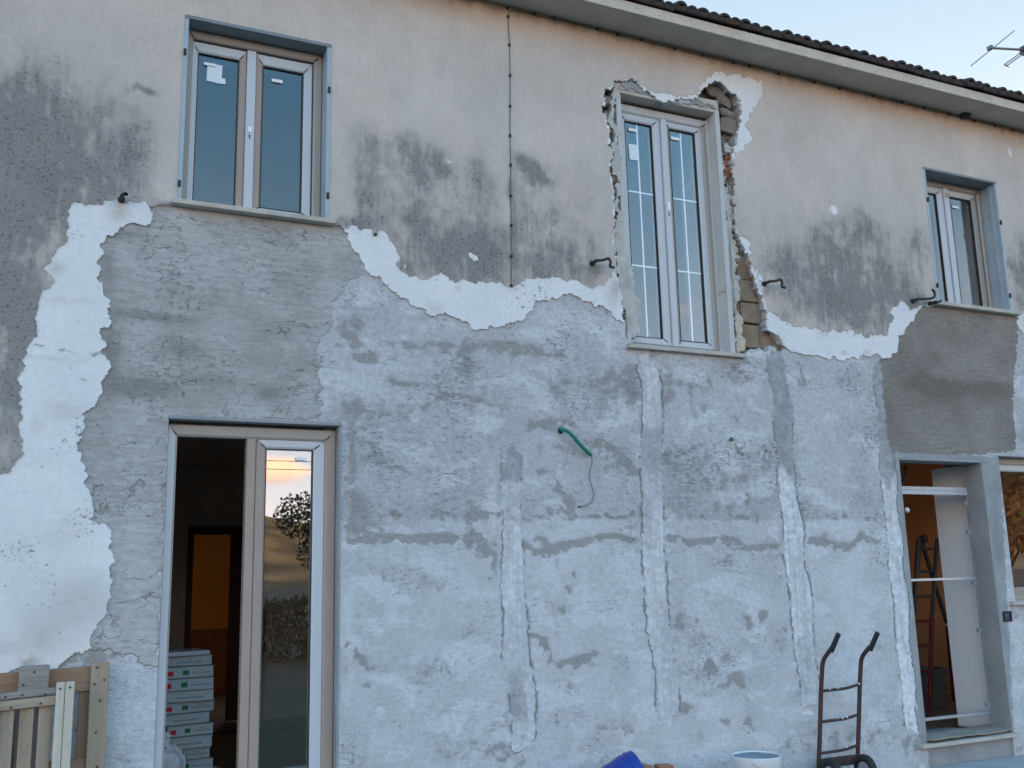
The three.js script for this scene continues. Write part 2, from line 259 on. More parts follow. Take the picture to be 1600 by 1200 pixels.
// 2. the white undercoat that shows where the paint has come off
const stainW = field();
spots(stainW, [[185, 330, 16, 16, 0.8], [90, 420, 12, 10, 0.7], [100, 470, 40, 4, 0.35], [70, 560, 60, 3, 0.4], [100, 640, 30, 14, 0.45], [55, 665, 12, 12, 0.4], [130, 940, 50, 40, 0.5], [60, 1000, 60, 30, 0.5], [110, 830, 30, 30, 0.25], [962, 450, 7, 14, 0.9], [955, 470, 10, 20, 0.4], [1285, 520, 10, 5, 0.4], [1600, 510, 10, 12, 0.3], [30, 900, 70, 60, 0.2], [45, 1035, 14, 6, 0.9], [36, 1040, 6, 5, 0.7], [680, 483, 12, 8, 0.5], [1316, 552, 6, 4, 0.7], [1354, 551, 5, 4, 0.7], [712, 452, 6, 4, 0.6]]);
const whiteMaps = maps(1800, 1200, WHITE, (x, y, c) => {
  const mid = fbm(x * 3, y * 3, 4), fine = fbm(x * 26, y * 30, 4), st = sample(stainW, x + 0.04 * mid, y + 0.03 * fine), trowel = fbm(x * 2.2 + y * 1.5, y * 9 - x * 2 + 0.6 * mid, 4), g0 = grain(x, y);
  const where = sstep(-0.05, 0.45, fbm(x * 1.7 + 9, y * 1.9, 3)), pit = Math.max(sstep(0.6, 0.85, n2(x * 21 + 5, y * 37) + 0.5 * n2(x * 47, y * 60) + 0.5 * where - 0.35), 0.8 * sstep(0.55, 0.8, n2(x * 60, y * 74) + 0.5 * where - 0.3)), low = sstep(2.4, 0.7, y) * sstep(0.0, 0.6, 0.35 + mid + 0.4 * trowel);
  const hair = sstep(0.012, 0.002, Math.abs(y - 3.02 + 0.05 * n2(x * 3, 1) + 0.02 * fine - 0.06 * x)) * sstep(0.6, 0.2, x) * 0.7 + sstep(0.01, 0.002, Math.abs(y - 2.86 + 0.04 * n2(x * 4, 7) + 0.02 * fine)) * sstep(0.5, 0.1, x) * 0.6 + 0.4 * sstep(0.012, 0.003, Math.abs(fbm(x * 2.3 + 40, y * 3.1, 3))) * where;
  const hairs = hair * sstep(-0.05, 0.3, n2(x * 16 + 3, y * 5)); const k = clamp(st * 0.85 + 0.38 * low * (0.6 + fine) + 0.1 * sstep(0.1, 0.5, trowel)), cool = clamp(0.5 + mid + 0.5 * trowel), tone = 1 + 0.07 * fine + 0.05 * g0 + 0.05 * trowel;
  c[0] = mix(mix(0.74, 0.62, cool * 0.6), 0.42, k) * tone; c[1] = mix(mix(0.725, 0.64, cool * 0.6), 0.385, k) * tone; c[2] = mix(mix(0.7, 0.64, cool * 0.6), 0.335, k) * tone;
  const cut = Math.max(pit * 0.72, hairs); for (let i = 0; i < 3; i++) c[i] = mix(c[i], 0.17, cut);
  return 0.0016 * fine + 0.003 * mid + 0.002 * trowel - 0.003 * pit - 0.002 * hairs;
});
// 3. rough lime and cement render below, patched with newer grey cement
const grey = field(), brown = field(), smooth = field(), dark = field(), pale = field();
fillPoly(grey, pairs([90, 320, 545, 320, 556, 385, 566, 414, 565, 430, 544, 439, 538, 459, 522, 470, 518, 499, 515, 516, 501, 527, 496, 547, 501, 567, 496, 589, 502, 612, 504, 632, 498, 655, 262, 656, 246, 1010, 252, 1040, 236, 1046, 215, 1030, 190, 1022, 150, 1012, 110, 1000, 90, 700]));
fillPoly(brown, pairs([1440, 470, 1396, 545, 1375, 563, 1380, 600, 1383, 650, 1388, 690, 1398, 706, 1404, 716, 1560, 708, 1588, 702, 1586, 680, 1582, 620, 1588, 560, 1592, 500, 1594, 486]));
for (const p of [[1404, 700, 1452, 1158, 1440, 1172, 1424, 1040, 1414, 930, 1404, 840, 1396, 760, 1392, 716], [1395, 706, 1545, 712, 1562, 712, 1584, 1150, 1570, 1165, 1528, 723, 1404, 718]]) fillPoly(smooth, pairs(p));
spots(dark, [[545, 522, 18, 26, 0.9], [577, 560, 12, 18, 0.6], [560, 500, 8, 12, 0.4], [660, 540, 60, 9, 0.6], [740, 538, 40, 10, 0.6], [800, 545, 30, 12, 0.7], [830, 548, 26, 10, 0.5], [870, 552, 40, 6, 0.35], [950, 600, 30, 22, 0.75], [985, 600, 22, 40, 0.6], [890, 596, 16, 12, 0.5], [640, 602, 28, 6, 0.8], [612, 590, 10, 8, 0.5], [600, 646, 50, 6, 0.6], [690, 620, 50, 6, 0.45], [650, 636, 30, 6, 0.4], [760, 634, 40, 6, 0.4], [735, 585, 12, 30, 0.3], [850, 664, 36, 12, 0.8], [886, 662, 16, 8, 0.5], [870, 700, 28, 12, 0.45], [930, 695, 22, 9, 0.8], [965, 720, 26, 16, 0.6], [600, 560, 40, 8, 0.4],
  [555, 640, 14, 30, 0.6], [548, 720, 10, 60, 0.7], [560, 800, 22, 40, 0.5], [575, 830, 40, 20, 0.5], [700, 840, 40, 10, 0.7], [640, 838, 40, 5, 0.6], [750, 850, 20, 20, 0.6], [740, 800, 20, 26, 0.55], [774, 870, 6, 20, 0.4], [772, 900, 8, 10, 0.6], [850, 850, 14, 14, 0.7], [870, 858, 20, 8, 0.6], [900, 846, 26, 6, 0.6], [950, 838, 30, 6, 0.5], [893, 790, 8, 24, 0.5], [860, 800, 20, 20, 0.4],
  [1040, 590, 16, 20, 0.6], [1042, 625, 18, 20, 0.7], [1085, 605, 20, 12, 0.5], [1108, 598, 6, 14, 0.5], [1098, 636, 16, 8, 0.5], [1085, 650, 6, 8, 0.3], [1150, 655, 10, 10, 0.5], [1093, 732, 6, 9, 0.8], [1104, 765, 8, 12, 0.9], [1120, 732, 5, 7, 0.7], [1134, 748, 7, 9, 0.9], [1131, 764, 5, 7, 0.8], [1160, 750, 12, 12, 0.7], [1191, 733, 8, 6, 0.6], [1167, 778, 6, 9, 0.9], [1145, 795, 8, 7, 0.9], [1119, 790, 5, 8, 0.7], [1181, 808, 5, 8, 0.8], [1086, 700, 7, 5, 0.5], [1080, 660, 10, 8, 0.4], [1200, 782, 12, 6, 0.4], [1054, 742, 6, 6, 0.4],
  [1050, 842, 18, 6, 0.5], [1090, 846, 18, 5, 0.5], [1130, 842, 20, 6, 0.6], [1150, 850, 14, 9, 0.6], [1190, 856, 18, 7, 0.6], [1280, 846, 10, 10, 0.5], [1320, 852, 14, 6, 0.6], [1345, 836, 8, 10, 0.5], [1290, 840, 16, 10, 0.4], [1250, 600, 6, 14, 0.4], [1340, 588, 6, 8, 0.4],
  [1060, 975, 12, 20, 0.7], [1112, 1046, 9, 12, 1.1], [1106, 1035, 7, 6, 0.9], [1137, 1030, 9, 11, 0.9], [1150, 1060, 11, 10, 1.2], [1158, 1072, 6, 6, 0.8], [1124, 1068, 7, 5, 0.7], [1170, 972, 8, 12, 1.0], [1195, 960, 9, 8, 0.9], [1099, 996, 6, 8, 0.6], [1137, 1075, 8, 6, 0.6], [1066, 1108, 20, 16, 0.8], [1075, 1052, 16, 14, 0.5], [1225, 985, 8, 14, 0.5], [1135, 1128, 10, 10, 0.6], [1168, 1126, 8, 8, 0.7], [1175, 1140, 10, 6, 0.4], [1090, 970, 5, 9, 0.5], [1215, 1005, 10, 20, 0.35],
  [690, 915, 16, 10, 0.45], [570, 1030, 16, 8, 0.5], [592, 1045, 14, 8, 0.5], [575, 1070, 8, 5, 0.7], [900, 1035, 26, 8, 0.6], [920, 1026, 20, 6, 0.5], [880, 1070, 22, 10, 0.4], [890, 920, 6, 8, 0.7], [870, 880, 6, 10, 0.6], [898, 896, 4, 6, 0.6], [875, 950, 12, 12, 0.5], [845, 1000, 14, 8, 0.4], [870, 1120, 6, 8, 0.7], [838, 938, 6, 6, 0.5], [600, 1105, 10, 6, 0.3], [730, 1170, 40, 20, 0.45], [780, 1175, 12, 16, 0.6], [810, 1180, 20, 18, 0.6], [950, 1135, 14, 10, 0.5], [980, 1140, 12, 8, 0.5], [845, 1140, 6, 6, 0.5],
  [110, 1030, 60, 10, 0.9], [160, 1022, 30, 12, 0.5], [246, 940, 5, 60, 0.2], [1560, 840, 8, 40, 0.9], [1555, 790, 6, 20, 0.5], [1568, 985, 9, 8, 0.9], [1575, 1000, 6, 8, 0.8], [1590, 960, 16, 18, 0.35], [1440, 1100, 10, 40, 0.7], [1432, 1160, 20, 14, 0.8], [1520, 1178, 70, 12, 0.7], [1385, 575, 14, 12, 0.5], [1440, 600, 40, 5, 0.4], [1590, 720, 10, 6, 0.3], [1350, 1150, 60, 20, 0.35], [1250, 1160, 60, 20, 0.3]]);
const stroke = (f, w, k, ...p) => { for (let i = 0; i + 3 < p.length; i += 2) { const n = Math.ceil(Math.hypot(p[i + 2] - p[i], p[i + 3] - p[i + 1]) / (w * 0.8)); for (let j = 0; j < n; j++) spots(f, [[mix(p[i], p[i + 2], j / n), mix(p[i + 1], p[i + 3], j / n), w, w, k]]); } };
stroke(dark, 4, 0.4, 843, 733, 860, 740, 874, 756, 884, 785, 886, 812); stroke(dark, 2.5, 0.32, 590, 737, 606, 728, 624, 731, 646, 745); stroke(dark, 3, 0.34, 540, 1005, 556, 1016, 576, 1050); stroke(dark, 3.5, 0.36, 826, 990, 850, 1000, 858, 1024, 862, 1034);
stroke(dark, 2, 0.34, 1143, 690, 1152, 700, 1165, 712); stroke(dark, 2, 0.3, 1150, 696, 1156, 710); stroke(dark, 5, 0.4, 934, 688, 960, 708, 990, 736, 1006, 744); stroke(dark, 2.5, 0.3, 1247, 566, 1254, 590, 1262, 604); stroke(dark, 3, 0.3, 660, 640, 690, 622, 706, 616, 760, 626); stroke(dark, 5, 0.3, 868, 1042, 900, 1034, 936, 1018);
stroke(dark, 4, 0.36, 545, 848, 600, 842, 660, 846, 720, 842, 770, 866); stroke(dark, 4, 0.36, 820, 846, 840, 868, 862, 860, 900, 850, 960, 836, 1000, 848); stroke(dark, 4, 0.34, 1042, 838, 1080, 848, 1130, 842, 1170, 858, 1220, 852); stroke(dark, 4, 0.34, 1264, 842, 1300, 850, 1325, 858, 1345, 838, 1380, 850);
spots(pale, [[560, 600, 30, 20, 0.5], [620, 570, 60, 20, 0.4], [640, 620, 60, 12, 0.35], [880, 500, 70, 30, 0.5], [700, 500, 40, 20, 0.2], [1280, 700, 60, 80, 0.2], [1140, 700, 60, 60, 0.12], [700, 900, 90, 40, 0.2], [960, 900, 40, 40, 0.2], [560, 660, 6, 12, 0.6], [545, 700, 4, 14, 0.7], [545, 770, 4, 16, 0.7], [545, 1000, 6, 80, 0.4], [768, 780, 5, 40, 0.7], [1330, 900, 40, 120, 0.2], [900, 630, 30, 12, 0.4], [850, 635, 16, 8, 0.5], [1190, 555, 22, 5, 0.9], [250, 1100, 6, 60, 0.3], [190, 1110, 30, 60, 0.25], [1547, 800, 3, 16, 0.9], [1600, 1010, 10, 30, 0.5]]);
const greyDark = field();
spots(greyDark, [[200, 490, 50, 8, 0.55], [270, 500, 40, 10, 0.5], [280, 545, 30, 14, 0.6], [180, 540, 30, 30, 0.4], [430, 515, 40, 20, 0.35], [330, 595, 60, 10, 0.45], [210, 600, 50, 20, 0.5], [420, 615, 20, 10, 0.8], [400, 560, 80, 20, 0.3], [510, 585, 8, 26, 0.7], [505, 620, 8, 12, 0.7], [170, 420, 10, 40, 0.5], [185, 365, 30, 6, 0.5], [170, 570, 12, 50, 0.5], [240, 610, 60, 12, 0.5],
  [1450, 602, 30, 10, 0.7], [1490, 605, 30, 10, 0.8], [1550, 605, 30, 9, 0.7], [1475, 620, 30, 14, 0.5], [1440, 590, 12, 14, 0.7], [1460, 560, 14, 14, 0.4], [1480, 525, 40, 14, 0.2], [1550, 620, 30, 12, 0.45], [1390, 640, 10, 40, 0.3]]);
const strips = [
  [[803, 690, 14], [801, 780, 14], [800, 900, 17], [806, 1000, 18], [816, 1110, 20], [820, 1175, 18]],
  [[1011, 540, 15], [1018, 640, 15], [1018, 740, 15], [1020, 860, 17], [1028, 960, 17], [1040, 1060, 16], [1046, 1140, 15]],
  [[1210, 540, 13], [1222, 640, 13], [1230, 730, 12], [1234, 790, 13], [1240, 860, 15], [1252, 940, 16], [1262, 1040, 14], [1266, 1115, 13]],
  [[1373, 556, 9], [1382, 660, 10], [1388, 740, 11], [1394, 800, 10], [1400, 880, 11], [1408, 960, 11], [1415, 1040, 10], [1422, 1110, 9], [1428, 1150, 8]],
].map((l) => l.map(([px, py, w]) => { const [x, y] = W(px, py), [x2] = W(px + w, py); return [x, y, x2 - x]; }));
const seamY = 2.03;                                                    // the level of the old floor joint where the lower coat stops
const baseMaps = maps(2048, 1900, BASE, (x, y, c) => {
  const mid = fbm(x * 3.1, y * 3.4 + 9, 4), big = fbm(x * 0.8 + 4, y * 0.9, 3), fine = fbm(x * 22, y * 30, 4), rag = fbm(x * 11, y * 15, 3), tiny = n2(x * 88, y * 120), g0 = grain(x, y), horiz = fbm(x * 7, y * 40, 3);
  const wx = x + 0.03 * mid + 0.035 * rag + 0.02 * fine, wy = y + 0.03 * rag + 0.016 * fine;
  let g = sample(grey, wx, wy) > 0.5 ? 1 : 0, br = sample(brown, wx, wy) > 0.5 ? 1 : 0, sm = sample(smooth, x + 0.02 * rag, y + 0.02 * mid) > 0.5 ? 1 : 0;
  if (sm) { br = 0; g = 0; }
  let L = 0.5 + 0.28 * mid + 0.2 * big + sample(pale, wx, wy) * 0.7, D = sample(dark, wx, wy);
  const seam = y - seamY - 0.06 * mid - 0.03 * rag, above = sstep(-0.02, 0.02, seam);
  L += 0.12 * (1 - above) - 0.12 * above * sstep(0.5, 0.0, seam);
  D += 0.8 * Math.exp(-Math.pow(seam / 0.03, 2)) * sstep(-0.1, 0.35, mid + 0.4 * rag);
  D = D * (0.85 + 0.9 * rag + 0.3 * fine);
  const zone = sstep(-0.2, 0.3, fbm(x * 0.75 + 70, y * 0.95 + 3, 3) + 0.12 * rag), amp = mix(0.35, 1.1, clamp(0.5 * above + 0.6 * zone)), busy = fbm(x * 2.1 + 30, y * 2.6 + 12, 3) - 0.3 * (1 - amp), warp = 0.12 * mid;
  let scratch = sstep(0.4, 0.8, n2(x * 15 + 3 + warp * 6, y * 55 + 14 * warp * rag) + 0.6 * n2(x * 47, y * 78) + 0.9 * busy - 0.12), pits = sstep(0.6, 0.85, n2(x * 30 + 8, y * 41) + 0.5 * tiny + 0.8 * busy - 0.12);  // relief masks, also used to paint crevice shade and dirt into the render colour
  let patch = 0.5 * sstep(0.05, 0.55, D + 0.35 * rag) + 0.5 * sstep(0.3, 0.56, D + 0.4 * rag + 0.5 * fine - 0.03), h = (0.0032 * fine + 0.0024 * rag) * (0.4 + 0.7 * amp) + 0.006 * mid + 0.0018 * tiny - 0.003 * patch + 0.003 * above;
  const smear = Math.abs(fbm(x * 1.7 + 0.5 * y + 20, y * 3.4 - 0.6 * x + 0.4 * mid, 4)), smear2 = fbm(x * 2.6 - y * 1.3 + 50, y * 5.5 + x * 0.9, 4);
  const soil = sstep(0.15, 0.5, 0.42 * rag + 0.35 * mid + 0.2 * horiz);
  L = clamp(L + 0.07 + 0.14 * amp * rag + 0.1 * (1 - amp) - 0.34 * amp * soil * sstep(-0.2, 0.3, busy + 0.1 + 0.2 * above) + 0.4 * sstep(0.05, 0.4, smear2) - 0.4 * sstep(0.1, 0.0, smear) * sstep(-0.1, 0.3, busy));
  let r = mix(0.275, 0.54, L), gg = mix(0.272, 0.545, L), b = mix(0.26, 0.55, L);
  const pt = patch * 0.85; r = mix(r, 0.262, pt); gg = mix(gg, 0.25, pt); b = mix(b, 0.23, pt);
  if (g || br) {
    const gd = sample(greyDark, wx, wy) * (0.9 + 0.8 * mid + 0.6 * horiz), q = clamp(0.5 + 0.45 * mid + 0.3 * big + 0.22 * horiz + 0.12 - 1.05 * gd), edge = g ? sstep(0.52, 1, sample(grey, x + 0.02 * rag, y)) : 1;
    const crack = Math.abs(fbm(x * 2.1 + 0.15 * mid, y * 9.5 + 0.25 * rag + 30, 3)), crack2 = Math.abs(fbm(x * 4.2 + 1.1 * mid + 0.25 * rag + 60, y * 2.4 + 0.9 * mid, 3)), gs = sample(grey, wx, wy), lip = g ? sstep(0.86, 0.6, gs) * sstep(-0.2, 0.2, mid + 0.5 * rag + 0.1) : 0;
    const kk = g ? Math.max(sstep(0.016, 0.004, crack) * sstep(-0.25, 0.15, n2(x * 2.2, y * 2.4 + 8)), 0.9 * sstep(0.02, 0.005, crack2) * sstep(0.05, 0.3, n2(x * 2 + 40, y * 2))) : 0;
    const lo = g ? [0.245, 0.23, 0.21] : [0.155, 0.135, 0.112], hi = g ? [0.45, 0.44, 0.42] : [0.275, 0.245, 0.212], tone = 1 + 0.14 * fine + 0.1 * horiz + 0.1 * g0 + 0.05 * tiny;
    r = mix(lo[0], hi[0], q) * tone; gg = mix(lo[1], hi[1], q) * tone; b = mix(lo[2], hi[2], q) * tone;
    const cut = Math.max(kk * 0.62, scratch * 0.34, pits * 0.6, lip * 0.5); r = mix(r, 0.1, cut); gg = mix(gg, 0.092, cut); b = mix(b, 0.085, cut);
    h = 0.0016 * fine + 0.0045 * mid + 0.0016 * horiz - 0.003 * kk - 0.001 * scratch - 0.002 * pits + (g ? 0.004 : 0.002) + 0.003 * edge;
  } else if (sm) {
    const q = clamp(0.5 + 0.6 * mid + 0.3 * rag - 0.5 * clamp(D)); r = mix(0.22, 0.36, q); gg = mix(0.225, 0.37, q); b = mix(0.22, 0.37, q); h = 0.004 + 0.002 * mid + 0.0006 * fine - 0.002 * pits;
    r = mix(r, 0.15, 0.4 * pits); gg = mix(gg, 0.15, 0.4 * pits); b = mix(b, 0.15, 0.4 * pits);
  } else {
    const cut = Math.max(scratch * 0.42 * (0.65 + 0.45 * above), pits * 0.68, 0.34 * amp * sstep(0.45, 0.75, tiny + 0.5 * n2(x * 58 + 7, y * 70) + 0.6 * busy)); r = mix(r, 0.155, cut); gg = mix(gg, 0.15, cut); b = mix(b, 0.145, cut); h -= 0.0016 * scratch + 0.003 * pits;  // pits and scratches: crevice shade painted into the albedo, along with dirt
    const tone = 1 + (0.24 * fine + 0.1 * tiny) * (0.35 + 0.65 * amp) + 0.1 * g0; r *= tone; gg *= tone; b *= tone;
  }
  // channels cut for pipes and filled again
  for (let k = 0; k < 4; k++) {
    const s = strip(strips[k], x + 0.022 * rag + 0.012 * fine + 0.02 * n2(y * 3 + k * 7, 0.5), y + 0.05 * rag); if (!s || br) continue;
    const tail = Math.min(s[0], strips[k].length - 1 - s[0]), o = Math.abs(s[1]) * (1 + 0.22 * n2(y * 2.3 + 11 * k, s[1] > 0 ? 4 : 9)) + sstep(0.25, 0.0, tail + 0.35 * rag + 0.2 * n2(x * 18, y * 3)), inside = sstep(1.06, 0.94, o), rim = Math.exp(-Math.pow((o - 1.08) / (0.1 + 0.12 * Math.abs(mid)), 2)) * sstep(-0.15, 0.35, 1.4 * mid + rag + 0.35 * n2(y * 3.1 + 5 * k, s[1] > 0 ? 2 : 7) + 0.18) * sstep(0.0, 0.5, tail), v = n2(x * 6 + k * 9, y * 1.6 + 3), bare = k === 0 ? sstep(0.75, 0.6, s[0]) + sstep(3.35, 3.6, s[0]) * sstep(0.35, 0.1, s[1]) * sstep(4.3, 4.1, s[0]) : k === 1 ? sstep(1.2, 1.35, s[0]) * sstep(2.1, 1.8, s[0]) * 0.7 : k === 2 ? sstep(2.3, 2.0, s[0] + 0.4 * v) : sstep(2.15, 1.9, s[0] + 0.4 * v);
    const q = clamp(0.72 + 0.3 * v + 0.3 * rag + 0.25 * n2(x * 34, y * 2.2) + 0.15 * fine + (k === 3 ? 0.25 : 0)) * (1 - bare), lift = k === 3 || k === 2 ? 1.14 : 1.0;
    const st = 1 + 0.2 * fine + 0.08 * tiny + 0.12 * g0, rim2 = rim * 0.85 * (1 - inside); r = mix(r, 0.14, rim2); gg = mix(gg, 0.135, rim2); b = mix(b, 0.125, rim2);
    const a = inside * clamp(0.78 + 0.5 * rag + 0.3 * v); r = mix(r, mix(0.27, 0.59 * lift, q) * st, a); gg = mix(gg, mix(0.27, 0.595 * lift, q) * st, a); b = mix(b, mix(0.265, 0.6 * lift, q) * st, a);
    h = mix(h, 0.003 + 0.004 * v + 0.0008 * fine, a) - 0.006 * rim2;
  }
  c[0] = r; c[1] = gg; c[2] = b; return h;
});
const M = {
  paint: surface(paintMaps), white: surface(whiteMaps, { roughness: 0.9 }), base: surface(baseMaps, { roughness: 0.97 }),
  masonry: mottled([0.11, 0.09, 0.07], [0.26, 0.22, 0.17], { f: 6, grain: 0.004, seed: 3 }),
  stone: mottled([0.15, 0.125, 0.1], [0.31, 0.265, 0.22], { f: 7, grain: 0.003, seed: 8 }),
  tuff: mottled([0.17, 0.115, 0.07], [0.3, 0.235, 0.17], { f: 8, grain: 0.002, seed: 12 }),
  brick: mottled([0.3, 0.12, 0.065], [0.42, 0.19, 0.11], { f: 10, grain: 0.0015, seed: 17 }),
  mortar: mottled([0.36, 0.345, 0.31], [0.55, 0.53, 0.48], { f: 9, grain: 0.003, seed: 23 }),
  ochreMortar: mottled([0.42, 0.34, 0.24], [0.58, 0.5, 0.38], { f: 9, grain: 0.003, seed: 29 }),
  reveal: mottled([0.44, 0.44, 0.42], [0.55, 0.55, 0.535], { f: 4, grain: 0.0012, seed: 31 }),
  cement: mottled([0.22, 0.23, 0.23], [0.33, 0.34, 0.34], { f: 4, grain: 0.0012, seed: 37, spots: 0.05, spot: [0.13, 0.13, 0.13] }),
  soffit: mottled([0.42, 0.375, 0.32], [0.54, 0.485, 0.42], { f: 2.2, grain: 0.0008, seed: 41, spots: 0.06, spot: [0.3, 0.27, 0.235], span: 2 }),
  fascia: mottled([0.48, 0.41, 0.33], [0.62, 0.535, 0.44], { f: 3, grain: 0.002, seed: 43, spots: 0.2, spot: [0.24, 0.225, 0.2], span: 2 }),
  tile: mottled([0.02, 0.018, 0.018], [0.075, 0.06, 0.052], { f: 9, grain: 0.002, seed: 47 }),
  tileRed: mottled([0.03, 0.02, 0.018], [0.08, 0.048, 0.038], { f: 9, grain: 0.002, seed: 53 }),
  pvc: plain([0.5, 0.51, 0.52], 0.38), film: mottled([0.31, 0.235, 0.19], [0.37, 0.285, 0.235], { f: 3, grain: 0.00005, rough: 0.5, seed: 59 }), taupe: plain([0.33, 0.295, 0.255], 0.45),
  seal: plain([0.03, 0.03, 0.03], 0.6), muntin: plain([0.8, 0.8, 0.8], 0.4), sticker: plain([0.72, 0.78, 0.8], 0.6), clip: plain([0.82, 0.8, 0.78], 0.5),
  glass: new THREE.MeshPhysicalMaterial({ color: 0xffffff, roughness: 0, metalness: 0, transmission: 1, thickness: 0, ior: 1.62 }),
  coated: new THREE.MeshPhysicalMaterial({ color: 0xffffff, roughness: 0, metalness: 0, transmission: 1, thickness: 0, ior: 2.333 }),
  clear: new THREE.MeshPhysicalMaterial({ color: 0xffffff, roughness: 0, metalness: 0, transmission: 1, thickness: 0, ior: 1.8 }),
  sill: mottled([0.36, 0.32, 0.27], [0.52, 0.47, 0.41], { f: 5, grain: 0.0004, rough: 0.7, seed: 61 }),
  liner: mottled([0.26, 0.34, 0.38], [0.4, 0.46, 0.49], { f: 5, grain: 0.0004, rough: 0.55, seed: 67, spots: 0.06, spot: [0.16, 0.13, 0.11] }),
  linerDark: mottled([0.15, 0.17, 0.18], [0.22, 0.24, 0.25], { f: 5, grain: 0.0005, rough: 0.6, seed: 71 }),
  rust: mottled([0.022, 0.015, 0.014], [0.085, 0.04, 0.03], { f: 9, grain: 0.0006, rough: 0.75, seed: 73 }),
  black: plain([0.016, 0.016, 0.017], 0.7), iron: mottled([0.012, 0.012, 0.012], [0.04, 0.032, 0.028], { f: 12, grain: 0.0005, rough: 0.65, seed: 79 }),
  alu: plain([0.62, 0.62, 0.62], 0.42, { metalness: 0.55 }), zinc: mottled([0.3, 0.31, 0.32], [0.45, 0.46, 0.47], { f: 5, grain: 0.0003, rough: 0.5, seed: 83, metal: 0.3 }),
  plasterRoom: plain([0.55, 0.55, 0.54], 0.9), freshPlaster: plain([0.83, 0.82, 0.81], 0.9), whiteRoom: mottled([0.6, 0.59, 0.57], [0.7, 0.69, 0.67], { f: 2, grain: 0.0004, seed: 89 }), orange: mottled([0.5, 0.29, 0.07], [0.57, 0.35, 0.09], { f: 1.5, grain: 0.0008, seed: 97 }),
  orangeDeep: mottled([0.4, 0.215, 0.1], [0.46, 0.255, 0.12], { f: 1.5, grain: 0.0008, seed: 98 }), dado: mottled([0.16, 0.07, 0.03], [0.3, 0.14, 0.05], { f: 3, grain: 0.001, seed: 101 }),
  roomFloor: mottled([0.2, 0.14, 0.09], [0.3, 0.21, 0.14], { f: 3, grain: 0.0004, rough: 0.6, seed: 103 }), darkWood: mottled([0.06, 0.022, 0.012], [0.12, 0.045, 0.022], { f: 4, streak: 0.15, grain: 0.0003, rough: 0.55, seed: 107 }),
  card: mottled([0.3, 0.24, 0.19], [0.42, 0.35, 0.28], { f: 4, grain: 0.0005, seed: 109 }),
};

